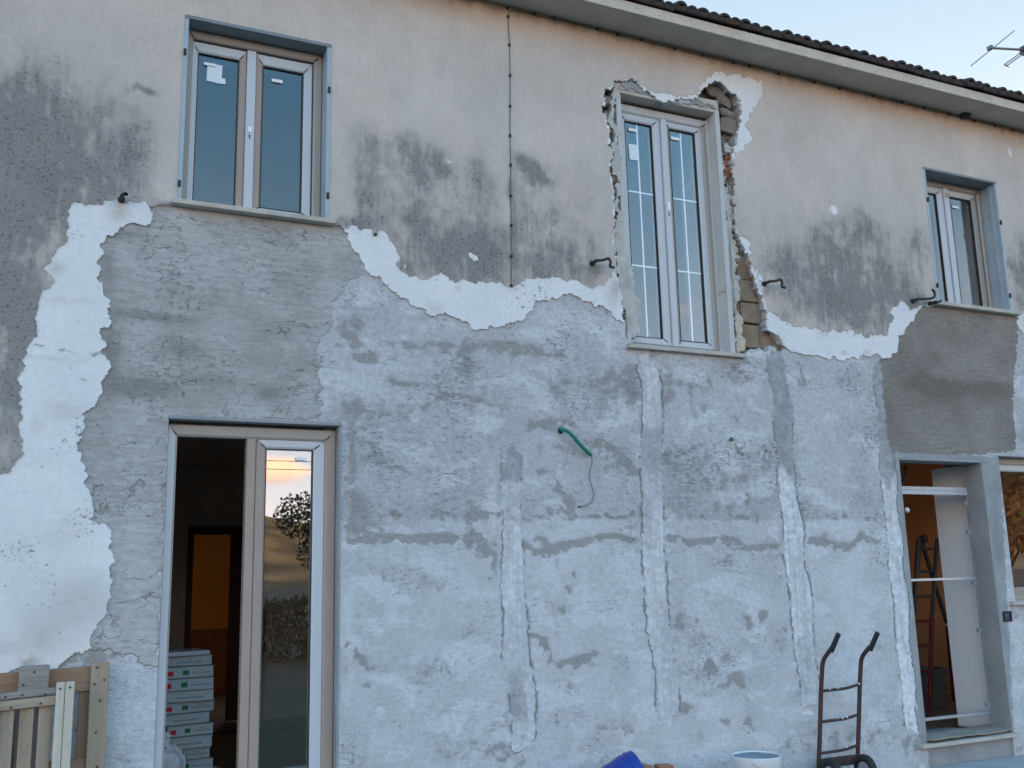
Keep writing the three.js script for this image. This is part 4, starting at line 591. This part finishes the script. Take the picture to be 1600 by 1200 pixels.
const leafGeo = (() => { const g = new THREE.BufferGeometry(); g.setAttribute('position', new THREE.BufferAttribute(new Float32Array([0, 0, 0, 0.35, 0.5, 0.05, 0, 1, -0.06, 0, 0, 0, 0, 1, -0.06, -0.35, 0.5, 0.05]), 3)); g.setAttribute('uv', new THREE.BufferAttribute(new Float32Array(12), 2)); g.computeVertexNormals(); return g; })();
const leafMat = (rgb) => new THREE.MeshPhysicalMaterial({ color: new THREE.Color().setRGB(...rgb), roughness: 0.9, side: THREE.DoubleSide });
function tree(name, label, x, z, H, spread, leaves, size, mat) {
  const t = tag(group(name), label, 'tree'); t.position.set(x, 0, z);
  const limbs = [rod(new THREE.Vector3(0, -0.1, 0), new THREE.Vector3(0.1, H * 0.42, 0), H * 0.035, H * 0.022)], ends = [];
  for (let k = 0; k < 9; k++) { const a = k * 2.4, r = spread * rr(0.35, 0.75), e = new THREE.Vector3(Math.cos(a) * r, H * rr(0.55, 0.95), Math.sin(a) * r); ends.push(e); limbs.push(rod(new THREE.Vector3(0.1, H * rr(0.28, 0.42), 0), e, H * 0.012, H * 0.004, 6)); }
  mesh('trunk', merge(limbs), M.darkWood, t);
  const crown = new THREE.InstancedMesh(leafGeo, mat, leaves), m = new THREE.Matrix4(), q = new THREE.Quaternion(), e = new THREE.Euler();
  crown.name = 'crown'; crown.userData.kind = 'stuff'; crown.castShadow = crown.receiveShadow = true;
  for (let i = 0; i < leaves; i++) {
    const c = ends[i % ends.length], r = spread * 0.42 * Math.cbrt(rnd()), a = rr(0, 6.283), b = Math.acos(rr(-1, 1)), s = size * rr(0.6, 1.4);
    m.compose(new THREE.Vector3(c.x + r * Math.sin(b) * Math.cos(a), c.y + r * Math.cos(b) * 0.7, c.z + r * Math.sin(b) * Math.sin(a)), q.setFromEuler(e.set(rr(0, 6), rr(0, 6), rr(0, 6))), new THREE.Vector3(s, s, s)); crown.setMatrixAt(i, m);
  }
  t.add(crown); return t;
}
reseed(301);
tree('olive_tree', 'dark olive tree mirrored in the shut door leaf', 9.2, 24, 4.7, 2.7, 15000, 0.115, leafMat([0.045, 0.055, 0.03]));
tree('oak_tree', 'tall tree with brown autumn leaves lit by the low sun, mirrored in the right window', 36, 22.5, 10, 4.6, 12000, 0.34, leafMat([0.42, 0.22, 0.05]));
tree('oak_tree', 'second brown leaved tree farther along, mirrored in the right window', 47, 32, 11, 5, 12000, 0.36, leafMat([0.34, 0.18, 0.045]));
tree('thorn_bush', 'round golden leaved bush below the oaks, mirrored in the right window', 31, 18.3, 5.4, 3.2, 12000, 0.26, leafMat([0.42, 0.21, 0.05]));
{
  const hg = tag(group('hedge'), 'dark hedge across the road, mirrored in the shut door leaf', 'hedge'), n = 9000, leaves = new THREE.InstancedMesh(leafGeo, leafMat([0.022, 0.03, 0.016]), n), m = new THREE.Matrix4(), q = new THREE.Quaternion(), e = new THREE.Euler();
  hg.position.set(6.5, 0, 16); leaves.name = 'foliage'; leaves.userData.kind = 'stuff'; leaves.castShadow = leaves.receiveShadow = true;
  for (let i = 0; i < n; i++) { const x = rr(-4.5, 4.5), t = rnd(), a = rr(0, 6.283), s = rr(0.08, 0.17), top = 1.35 + 0.3 * fbm(x * 0.9, 3, 3); m.compose(new THREE.Vector3(x, t * top, Math.cos(a) * 0.5 * Math.sqrt(1 - t * t * 0.7)), q.setFromEuler(e.set(rr(0, 6), rr(0, 6), rr(0, 6))), new THREE.Vector3(s, s, s)); leaves.setMatrixAt(i, m); }
  hg.add(leaves); const st = []; for (let i = 0; i < 12; i++) st.push(rod(new THREE.Vector3(-4.2 + i * 0.76, -0.05, 0), new THREE.Vector3(-4.2 + i * 0.76 + rr(-0.2, 0.2), 1.1, rr(-0.1, 0.1)), 0.03, 0.015, 6)); mesh('stem', merge(st), M.darkWood, hg);
}
{
  const line = tag(group('power_line'), 'overhead wires on two wooden poles across the road from the house', 'power line');
  for (const x of [-22, 34]) mesh('pole', rod(new THREE.Vector3(x, -0.1, 26), new THREE.Vector3(x, 7.4, 26), 0.14, 0.09), M.darkWood, line);
  for (const [y, dz] of [[7.0, 0], [6.62, 0.1], [6.32, -0.1]]) { const p = []; for (let i = 0; i <= 10; i++) { const t = i / 10; p.push(new THREE.Vector3(-22 + 56 * t, y - 1.0 * 4 * t * (1 - t), 26 + dz)); } mesh('wire', tube(p, 0.012, 40, 5), M.black, line); }
}

// ---------------------------------------------------------------- cable, hooks, conduit, socket box on the wall
{
  const wireMat = plain([0.14, 0.115, 0.1], 0.7), c = tag(group('electric_cable'), 'thin cable clipped down the wall and along under the eaves', 'cable');
  const px = [[795, 18], [794, 26], [796, 70], [797, 118], [797, 166], [797, 212], [798, 258], [798, 306], [799, 352], [799, 400], [799, 446]], pts = px.map(([a, b]) => V(a, b, 0.025));
  mesh('wire', tube(pts, 0.0032, 80, 6), wireMat, c);
  reseed(7);
  for (let k = 1; k < px.length; k++) { const p = pts[k]; mesh('clip', bx(p.x - 0.009, p.x + 0.009, p.y - 0.011, p.y + 0.011, 0.016, 0.034, 0.004), M.iron, c); }
  const run = [V(795, 18, 0.025)]; for (let x = 3.1; x < HX1; x += 0.25) run.push(new THREE.Vector3(x, EAVE - 0.03 + rr(-0.006, 0.006), 0.025));
  mesh('wire', tube(run, 0.003, 200, 6), wireMat, c);
  for (let x = 0.9; x < 10.4; x += rr(0.14, 0.42)) { const y = EAVE - rr(0.022, 0.034); mesh('clip', bx(x - 0.01, x + 0.01, y - 0.01, y + 0.01, 0.016, 0.036, 0.004), M.iron, c); }
  const nest = tag(mesh('mud_nest', roughen(new THREE.IcosahedronGeometry(0.045, 2), 0.03, 20, 4).scale(1.3, 0.8, 0.8).translate(...W(1508, 180, 0.05), 0.05), M.iron), 'small dark clump stuck under the eaves above the right window', 'clump');
}
{
  // wrought iron shutter hooks: a pin out of the wall, a bar, a bent end
  const hook = (px, py, label, pts) => { const [x, y] = W(px, py, 0.03), o = tag(group('shutter_hook'), label, 'hook', 'iron shutter hooks on the wall'); o.position.set(x, y, 0); mesh('pin', rod(new THREE.Vector3(0, 0, -0.02), new THREE.Vector3(0, 0, 0.1), 0.016, 0.013, 10), M.iron, o); mesh('catch', tube(pts.map((p) => new THREE.Vector3(...p)), 0.011, 20, 8), M.iron, o); mesh('collar', new THREE.CylinderGeometry(0.022, 0.022, 0.02, 12).rotateX(Math.PI / 2).translate(0, 0, 0.022), M.iron, o); return o; };
  const swan = [[0, 0, 0.09], [0.05, 0.004, 0.12], [0.085, 0.016, 0.13], [0.1, -0.01, 0.13], [0.095, -0.045, 0.13], [0.13, -0.052, 0.13]];
  hook(926, 411, 'black iron hook left of the tall window', swan); hook(1195, 443, 'black iron hook right of the tall window beside bare stone', swan);
  hook(1427, 470, 'black iron hook with upturned end left of the right window', [[0, 0, 0.09], [0.06, 0.0, 0.12], [0.13, 0.012, 0.13], [0.165, 0.035, 0.13], [0.165, 0.075, 0.13], [0.14, 0.095, 0.13]]);
  hook(190, 311, 'short black iron stub above the white plaster on the left', [[0, 0, 0.08], [0.012, 0.004, 0.12], [0.02, -0.01, 0.15]]);
  hook(1454, 474, 'short black iron stub at the corner of the right window sill', [[0, 0, 0.05], [0.02, -0.006, 0.09], [0.05, 0.012, 0.11]]);
  const peg = tag(mesh('rusty_peg', rod(new THREE.Vector3(...W(585, 368), -0.02), new THREE.Vector3(...W(585, 368), 0.035), 0.012, 0.01, 6), M.rust), 'rusty iron stub at the top of the white band', 'peg');
}
{
  const c = tag(group('conduit'), 'green corrugated conduit hanging from the wall with a loose wire', 'conduit');
  const green = plain([0.01, 0.2, 0.115], 0.45), pts = [V(877, 673, -0.02), V(878, 671, 0.035), V(884, 672, 0.06), V(894, 680, 0.065), V(906, 694, 0.05), V(917, 705, 0.035), V(924, 711, 0.03)];
  const cur = new THREE.CatmullRomCurve3(pts, false, 'centripetal'), g = new THREE.TubeGeometry(cur, 120, 0.0135, 10), p = g.attributes.position, nn = g.attributes.normal;
  for (let i = 0; i < p.count; i++) { const k = Math.floor(i / 11) % 2 ? 0.0016 : -0.0012; p.setXYZ(i, p.getX(i) + nn.getX(i) * k, p.getY(i) + nn.getY(i) * k, p.getZ(i) + nn.getZ(i) * k); }
  mesh('sleeve', g, green, c); mesh('sleeve_mouth', new THREE.TorusGeometry(0.017, 0.006, 6, 14).translate(...W(876, 673, 0.004), 0.004), M.black, c);
  mesh('wire', tube([V(924, 711, 0.03), V(925, 722, 0.028), V(922, 735, 0.02), V(921, 748, 0.016), V(925, 760, 0.016), V(928, 772, 0.014), V(925, 783, 0.014), V(917, 789, 0.014), V(906, 792, 0.016)], 0.0032, 60, 6), plain([0.16, 0.13, 0.11], 0.6), c);
  mesh('wire_end', new THREE.SphereGeometry(0.008, 8, 6).translate(...W(905, 792, 0.016), 0.016), M.black, c);
  const stub = tag(group('conduit_stub'), 'small dark green conduit end flush with the wall', 'conduit'); mesh('sleeve', rod(V(1144, 686, -0.03), V(1143, 686, 0.022), 0.014, 0.014, 12), green, stub); mesh('wire', rod(V(1143, 686, 0.02), V(1142, 684, 0.04), 0.005, 0.004, 6), M.black, stub);
}
{
  const b = tag(group('socket_box'), 'black recessed electrical box below the right edge window', 'electrical box'), [x, y] = W(1573, 963);
  mesh('housing', boxUV(slab(rectPts(x - 0.052, x + 0.052, y - 0.045, y + 0.045), -0.02, 0.014, [rectPts(x - 0.043, x + 0.043, y - 0.036, y + 0.036)])), M.black, b);
  mesh('back_plate', bx(x - 0.042, x + 0.042, y - 0.035, y + 0.035, 0.001, 0.005, 0.001), plain([0.02, 0.03, 0.06], 0.5), b); mesh('cable_end', rod(new THREE.Vector3(x - 0.025, y, 0.004), new THREE.Vector3(x - 0.015, y + 0.01, 0.022), 0.01, 0.009, 8), plain([0.02, 0.2, 0.16], 0.5), b);
}
// ---------------------------------------------------------------- aerial on the roof
{
  const a = tag(group('television_aerial'), 'grey television aerial on a roof mast at the right', 'aerial'), Z = -2.5, steel = plain([0.16, 0.16, 0.18], 0.5, { metalness: 0.4 });
  const hub = V(1547, 75, Z), end = V(1640, 80, Z), [ex, ey] = W(1604, 80, Z);
  mesh('boom', rod(hub, end, 0.018, 0.018, 8), steel, a); mesh('mast', rod(new THREE.Vector3(ex + 0.5, 6.6, Z), new THREE.Vector3(ex + 0.5, ey + 0.15, Z), 0.03), steel, a);
  mesh('element', rod(V(1517, 103, Z + 0.1), V(1585, 48, Z - 0.1), 0.008, 0.008, 6), steel, a); mesh('clamp', bx(hub.x - 0.028, hub.x + 0.028, hub.y - 0.03, hub.y + 0.03, Z - 0.04, Z + 0.04, 0.008), steel, a);
  const loop = [V(1600, 78, Z), V(1585, 90, Z), V(1572, 99, Z), V(1569, 102, Z), V(1573, 102, Z + 0.05), V(1585, 94, Z + 0.05), V(1603, 81, Z + 0.05)]; mesh('element', tube(loop, 0.009, 50, 6), steel, a); mesh('element', rod(V(1569, 102, Z), V(1577, 105, Z), 0.008, 0.006, 5), steel, a);
  mesh('junction_box', bx(ex - 0.09, ex + 0.13, ey - 0.06, ey + 0.07, Z - 0.06, Z + 0.06, 0.02), plain([0.06, 0.045, 0.07], 0.5), a);
}
// ---------------------------------------------------------------- hand truck
{
  const t = tag(group('hand_truck'), 'rusty two wheeled hand truck leaning at the wall', 'hand truck'), y0 = 0.06, xl = 5.47, xr = 5.86, lean = 0.17;
  const at = (x, y) => new THREE.Vector3(x, y, 0.12 + (y - 0.1) * lean);
  for (const [x, hx, hy] of [[xl, 0.0, 1.13], [xr, 0.0, 1.12]]) {
    const k = at(x, 0.9); mesh('rail', tube([at(x, y0), at(x, 0.4), at(x, 0.82), k.clone().add(new THREE.Vector3(0, 0.03, 0.015)), k.clone().add(new THREE.Vector3(hx, 0.08, 0.06)), new THREE.Vector3(x + hx, hy - 0.08, k.z + 0.14)], 0.017, 40, 10), M.rust, t);
    mesh('grip', rod(new THREE.Vector3(x + hx, hy - 0.12, k.z + 0.112), new THREE.Vector3(x + hx, hy + 0.01, k.z + 0.205), 0.02, 0.019, 12), M.black, t);
  }
  reseed(12);
  for (const y of [0.705, 0.475, 0.24]) mesh('crossbar', tube([at(xl, y), at(xl + 0.12, y + 0.004).add(new THREE.Vector3(0, 0, 0.008)), at(xl + 0.25, y + 0.006), at(xr, y + 0.028)], 0.0115, 14, 8), M.rust, t);
  const fleck = plain([0.72, 0.72, 0.7], 0.8);
  for (const [u, y] of [[0.3, 0.475], [0.42, 0.475], [0.55, 0.478], [0.66, 0.485], [0.2, 0.706], [0.4, 0.71], [0.95, 0.73], [0.68, 0.258]]) { const p = at(mix(xl, xr, u), y + 0.008); mesh('paint_splash', new THREE.SphereGeometry(0.009, 8, 6).scale(1.2, 0.7, 0.6).translate(p.x, p.y, p.z + 0.01), fleck, t); }
  mesh('axle', rod(new THREE.Vector3(xl - 0.04, 0.11, 0.26), new THREE.Vector3(xr - 0.02, 0.11, 0.26), 0.012), M.rust, t);
  mesh('axle_plate', boxUV(bx(xl, xr, 0.13, 0.2, 0.13, 0.15, 0.004)), M.rust, t); mesh('toe_plate', boxUV(bx(xl - 0.03, xr + 0.03, 0.0, 0.012, 0.02, 0.14, 0.003)), M.rust, t);
  for (const x of [xl + 0.0, xr - 0.05]) { const w = mesh('wheel', new THREE.TorusGeometry(0.082, 0.03, 12, 28).rotateY(Math.PI / 2).translate(x, 0.11, 0.26), M.black, t); mesh('rim', new THREE.CylinderGeometry(0.06, 0.06, 0.035, 20).rotateZ(Math.PI / 2).translate(x, 0.11, 0.26), M.zinc, w); }
}
// ---------------------------------------------------------------- bucket, blue drum, brick pieces at the foot of the wall
function bucket(name, label, x, y, z, r, h, wall, fill, top) {
  const b = tag(group(name), label, 'bucket'); b.position.set(x, y, z);
  const p = [[0, 0], [r * 0.8, 0], [r * 0.82, 0.01], [r * 0.97, h - 0.05], [r * 1.02, h - 0.048], [r * 1.02, h - 0.01], [r * 1.04, h], [r * 0.99, h], [r * 0.96, h - 0.01], [r * 0.79, 0.02], [0, 0.02]].map(([a, c]) => new THREE.Vector2(a, c));
  mesh('shell', new THREE.LatheGeometry(p, 40), wall, b); if (fill) mesh('filling', roughen(new THREE.CylinderGeometry(r * 0.95, r * 0.9, 0.03, 40, 2), 0.008, 14, 3).translate(0, top, 0), fill, b);
  const pts = []; for (let i = 0; i <= 16; i++) { const a = Math.PI * i / 16; pts.push(new THREE.Vector3(Math.cos(a) * r * 1.03, h - 0.03 - Math.sin(a) * 0.1, Math.sin(a) * r * 1.1)); }
  mesh('handle', tube(pts, 0.0035, 40, 6), M.zinc, b); return b;
}
{
  const mud = mottled([0.14, 0.17, 0.2], [0.3, 0.34, 0.38], { f: 6, grain: 0.002, rough: 0.6, seed: 151, spots: 0.1, spot: [0.5, 0.52, 0.55] });
  const b = bucket('plastic_bucket', 'white plastic bucket of grey plaster beside the hand truck', 4.66, 0, 0.42, 0.17, 0.345, plain([0.62, 0.63, 0.62], 0.4), mud, 0.32); b.rotation.y = 0.7;
  const d = tag(group('blue_drum'), 'blue plastic drum lying tilted at the foot of the wall', 'drum');
  const blue = plain([0.012, 0.04, 0.26], 0.35), prof = [[0, 0], [0.15, 0], [0.165, 0.015], [0.175, 0.1], [0.17, 0.11], [0.18, 0.2], [0.172, 0.285], [0.15, 0.3], [0, 0.3]].map(([a, c]) => new THREE.Vector2(a, c));
  mesh('body', new THREE.LatheGeometry(prof, 36), blue, d); mesh('cap', new THREE.CylinderGeometry(0.035, 0.035, 0.03, 16).translate(0.08, 0.312, 0), M.black, d); mesh('hoop', new THREE.TorusGeometry(0.176, 0.007, 8, 36).rotateX(Math.PI / 2).translate(0, 0.24, 0), blue, d);
  mesh('label', new THREE.CylinderGeometry(0.1785, 0.1785, 0.06, 12, 1, true, 0.2, 0.8).translate(0, 0.15, 0), M.clip, d);
  d.position.set(3.44, 0.19, 0.4); d.rotation.set(0.15, -0.3, -1.05);
  const tub = bucket('rubber_tub', 'black rubber tub half hidden under the blue drum', 3.44, 0, 0.62, 0.2, 0.285, M.black, null, 0);
  reseed(21);
  const piece = (label, x, y, z, w, h, dep, turn) => tag(mesh('brick_piece', roughen(new RoundedBoxGeometry(w, h, dep, 3, 0.01), 0.012, 14, rr(0, 60)).rotateY(turn).translate(x, y, z), M.brick), label, 'brick');
  piece('broken red brick behind the blue drum', 3.79, 0.26, 0.3, 0.11, 0.16, 0.1, 0.3); piece('red brick piece standing alone left of the white bucket', 3.96, 0.26, 0.3, 0.11, 0.14, 0.1, -0.2);
  tag(mesh('brick_stack', merge([0.04, 0.1, 0.16].map((y, i) => roughen(new RoundedBoxGeometry(0.4, 0.06, 0.14, 3, 0.008), 0.006, 12, i * 9).translate(3.88, y + 0.005, 0.3))), M.brick), 'low pile of red bricks at the foot of the wall', 'bricks');
}
// ---------------------------------------------------------------- timber at the left edge
{
  const wood = (a, b, seed, sp) => mottled(a, b, { f: 16, streak: 0.07, grain: 0.0012, rough: 0.85, seed, spots: 0.07, spot: sp });
  const tan = wood([0.24, 0.175, 0.115], [0.42, 0.33, 0.24], 161, [0.14, 0.08, 0.045]), red = wood([0.2, 0.115, 0.065], [0.34, 0.21, 0.13], 163, [0.1, 0.05, 0.03]), old = wood([0.2, 0.175, 0.145], [0.31, 0.275, 0.235], 167, [0.1, 0.08, 0.06]), fresh = wood([0.43, 0.37, 0.28], [0.6, 0.55, 0.45], 173, [0.3, 0.24, 0.17]);
  reseed(33);
  const turned = (g) => { const uv = g.attributes.uv; for (let i = 0; i < uv.count; i++) { const u = uv.getX(i); uv.setXY(i, uv.getY(i), u); } return g; };
  const board = (name, mat, parent, x0, x1, y0, y1, z0, z1, tilt = 0) => { const up = y1 - y0 > x1 - x0; let g = boxUV(bx(x0, x1, y0, y1, z0, z1, 0.005)); if (!up) g = turned(g); if (tilt) { const cx = (x0 + x1) / 2, cy = (y0 + y1) / 2; g.translate(-cx, -cy, 0).rotateZ(tilt).translate(cx, cy, 0); } return mesh(name, g, mat, parent); };
  const nail = (parent, x, y, z) => mesh('nail', new THREE.CylinderGeometry(0.006, 0.006, 0.006, 8).rotateX(Math.PI / 2).translate(x, y, z), M.rust, parent);
  const p = tag(group('wooden_pallet'), 'old brown wooden pallet standing on end against the wall', 'pallet');
  p.position.set(0, 0, 0.16); p.rotation.x = -0.05;
  board('board', red, p, -0.75, 0.3, 1.03, 1.165, 0.0, 0.022, 0.03); board('board', red, p, 0.235, 0.31, 0.05, 1.06, -0.03, 0.0); board('board', red, p, -0.75, 0.3, 0.56, 0.68, 0.0, 0.022, 0.02); board('board', red, p, -0.75, 0.3, 0.06, 0.18, 0.0, 0.022);
  board('board', tan, p, 0.287, 0.385, 0.0, 1.2, 0.023, 0.05); board('block', old, p, -0.075, 0.075, 1.06, 1.2, 0.024, 0.1); board('board', old, p, -0.2, -0.05, 0.03, 1.08, -0.02, 0.0); board('stringer', old, p, -0.07, 0.07, 0.0, 1.05, 0.023, 0.1);
  for (const [x, y] of [[0.32, 1.17], [0.36, 1.1], [0.31, 1.08], [0.345, 0.99], [0.33, 0.82], [0.345, 0.64]]) nail(p, x, y, 0.052);
  for (const [x, y] of [[0.0, 1.165], [-0.05, 1.1]]) nail(p, x, y, 0.102);
  const f = tag(group('slatted_panel'), 'pale new slatted timber panel leaning in front of the pallet', 'panel');
  f.position.set(0, 0, 0.33); f.rotation.x = -0.06;
  board('rail', old, f, -0.45, 0.16, 1.04, 1.075, 0.0, 0.03, 0.05); board('rail', tan, f, -0.45, 0.16, 0.985, 1.035, 0.0, 0.028, 0.045); board('rail', tan, f, -0.45, 0.16, 0.2, 0.28, 0.0, 0.03);
  board('post', fresh, f, 0.112, 0.155, 0.0, 1.115, 0.031, 0.06); board('post', old, f, 0.1565, 0.203, 0.0, 1.115, 0.03, 0.058).material = fresh; board('post', fresh, f, -0.3, -0.17, 0.0, 1.09, 0.031, 0.06);
  for (const [x0, x1] of [[-0.155, -0.083], [-0.058, 0.012], [0.034, 0.1], [-0.25, -0.178], [-0.36, -0.275]]) board('slat', rnd() < 0.5 ? fresh : tan, f, x0, x1, 0.02, 1.0, -0.024, -0.002);
  for (const [x, y] of [[-0.13, 1.055], [-0.05, 1.06], [0.06, 1.055], [-0.1, 1.0], [0.04, 1.01], [0.132, 1.08], [0.18, 1.085]]) nail(f, x, y, y > 1.07 ? 0.061 : 0.03);
}
// ---------------------------------------------------------------- inside the left room: cartons of tiles and a paper sack
{
  const print = (kind) => {
    const c = document.createElement('canvas'); c.width = 512; c.height = 128; const g = c.getContext('2d');
    g.fillStyle = '#9ba3a3'; g.fillRect(0, 0, 512, 128); g.textAlign = 'center';
    if (kind !== 1) { g.fillStyle = '#b3142a'; g.fillRect(26, 40, 64, 62); if (kind === 2) g.fillRect(80, 92, 66, 22); g.fillStyle = '#10602c'; g.fillRect(188, 34, 66, 60); if (kind === 2) g.fillRect(232, 92, 56, 24); }
    g.fillStyle = '#2b3236'; g.font = 'bold 15px sans-serif'; g.fillText('linea', kind === 1 ? 256 : 390, 44); g.font = 'bold ' + (kind === 1 ? 34 : 24) + 'px serif'; g.fillText('PIETRE ANTICHE', kind === 1 ? 256 : 390, kind === 1 ? 90 : 80);
    const t = new THREE.CanvasTexture(c); t.colorSpace = THREE.SRGBColorSpace; return new THREE.MeshStandardMaterial({ map: t, roughness: 0.8 });
  };
  const faces = [print(0), print(1), print(2)], kraft = plain([0.33, 0.34, 0.34], 0.85);
  reseed(51);
  let y = 0.101; const N = 14, z = -1.05;
  const order = ['lowest', 'second', 'third', 'fourth', 'fifth', 'sixth', 'seventh', 'eighth', 'ninth', 'tenth', 'eleventh', 'twelfth', 'thirteenth', 'topmost'];
  for (let k = 0; k < N; k++) {
    const h = rr(0.068, 0.082), dx = rr(-0.03, 0.03) + (k < 4 ? 0.05 : 0), kind = [2, 1, 1, 1, 0, 2, 1, 0, 1, 0, 1, 0, 0, 1][k], t = tag(group('tile_carton'), (k === N - 1 ? 'topmost' : order[k]) + ' carton from the floor in the stack inside the left door', 'carton', 'stacked tile cartons');
    mesh('carton', boxUV(bx(-0.17, 0.17, 0, h - 0.004, -0.17, 0.17, 0.006)), kraft, t);
    const f = new THREE.PlaneGeometry(0.325, h - 0.014).translate(0, h / 2 - 0.002, 0.1715); mesh('print', f, faces[kind], t);
    mesh('flap', bx(-0.172, 0.172, h - 0.012, h - 0.003, -0.172, 0.1745, 0.002), kraft, t);
    t.scale.x = rr(0.88, 1.05); t.position.set(0.935 + dx, y, z + rr(-0.04, 0.03)); t.rotation.y = rr(-0.1, 0.1) + 0.1; y += h;
  }
  const s = tag(group('paper_sack'), 'crumpled white paper sack in front of the tile cartons', 'sack');
  const g = new RoundedBoxGeometry(0.25, 0.6, 0.16, 8, 0.07); const body = roughen(g, 0.07, 8, 3); mesh('sack', body, mottled([0.42, 0.41, 0.4], [0.58, 0.57, 0.56], { f: 4, grain: 0.004, seed: 181, spots: 0.13, spot: [0.36, 0.1, 0.07] }), s);
  s.position.set(0.8, 0.3, -0.62); s.rotation.set(0.1, 0.25, 0.1);
  mesh('flap', roughen(new THREE.BoxGeometry(0.12, 0.16, 0.04, 6, 6, 2), 0.05, 9, 8).translate(-0.02, 0.31, 0.01), s.children[0].material, s);
  const sw = tag(mesh('wall_box', bx(1.2, 1.3, 1.18, 1.28, -5.58, -5.56, 0.004), M.black), 'black switch box on the grey partition inside the left room', 'switch');
  const slab3 = tag(group('loose_slab'), 'dark loose lid lying on the tile cartons', 'slab'); mesh('slab', bx(-0.16, 0.14, 0, 0.03, -0.16, 0.16, 0.004), M.zinc, slab3); slab3.position.set(0.93, y + 0.001, z); slab3.rotation.y = 0.16;
}
// ---------------------------------------------------------------- inside the right room: step ladder and grey tub
{
  const l = tag(group('step_ladder'), 'red and grey metal step ladder inside the right doorway', 'ladder'), redM = mottled([0.16, 0.02, 0.018], [0.3, 0.05, 0.04], { f: 8, grain: 0.0005, rough: 0.6, seed: 191 }), greyM = plain([0.07, 0.065, 0.06], 0.6), Z = -1.5;
  const A = V(1436, 842, Z - 0.12), B = V(1465, 842, Z), Bm = V(1456, 968, Z), Bf = V(1452.5, 1122, Z); Bf.y = 0.1; const shift = A.x - B.x - 0.12;
  mesh('rail', rod(B, Bm, 0.024, 0.022, 8), greyM, l); mesh('rail', rod(Bm, Bf, 0.024, 0.022, 8), redM, l);
  const A2 = new THREE.Vector3(B.x + shift - 0.02, B.y, B.z), Am = new THREE.Vector3(Bm.x + shift, Bm.y, Bm.z), Af = new THREE.Vector3(Bf.x + shift - 0.03, 0.1, Bf.z); mesh('rail', rod(A2, Am, 0.024, 0.022, 8), greyM, l); mesh('rail', rod(Am, Af, 0.024, 0.022, 8), redM, l);
  const onR = (y) => { const t = clamp((B.y - y) / (B.y - Bf.y)); return new THREE.Vector3(mix(B.x, Bf.x, t), y, mix(B.z, Bf.z, t)); };
  for (const py of [858, 893, 932, 970, 1008, 1048, 1086]) { const y = W(1450, py, Z)[1], p = onR(y); mesh('rung', rod(p, new THREE.Vector3(p.x + shift, y, p.z), 0.015, 0.015, 8), py > 940 ? redM : greyM, l); }
  const T = V(1439, 842, Z - 0.25), F1 = V(1480, 975, Z - 0.4), F2 = new THREE.Vector3(F1.x + 0.42, 0.1, Z - 0.8);
  mesh('strut', rod(T, F1, 0.026, 0.024, 8), greyM, l); mesh('strut', rod(F1, F2, 0.022, 0.02, 8), redM, l); mesh('strut', rod(T, V(1423, 975, Z - 0.4), 0.024, 0.022, 8), greyM, l);
  mesh('hinge', new THREE.SphereGeometry(0.05, 12, 8).translate(T.x, T.y, T.z + 0.04), greyM, l); mesh('joint', new THREE.SphereGeometry(0.03, 10, 8).translate(F1.x, F1.y, F1.z), M.clip, l); mesh('joint', new THREE.SphereGeometry(0.03, 10, 8).translate(Bm.x, Bm.y, Bm.z), redM, l);
  const tub = bucket('mortar_tub', 'large grey mortar tub on the floor behind the ladder', 9.02, 0.1, -2.1, 0.24, 0.42, plain([0.2, 0.19, 0.18], 0.6), null, 0);
  const w = tag(group('hanging_cable'), 'black cable with a white plug hanging in the right doorway', 'cable'); const pts = [V(1415, 728, -0.3), V(1415, 742, -0.3), V(1411, 752, -0.28), V(1411, 775, -0.28), V(1411, 796, -0.27), V(1416, 799, -0.25)];
  mesh('wire', tube(pts, 0.012, 40, 8), M.black, w); mesh('plug', new THREE.SphereGeometry(0.024, 14, 10).translate(...V(1417, 797, -0.24).toArray()), M.clip, w);
}
renderer.render(scene, camera);
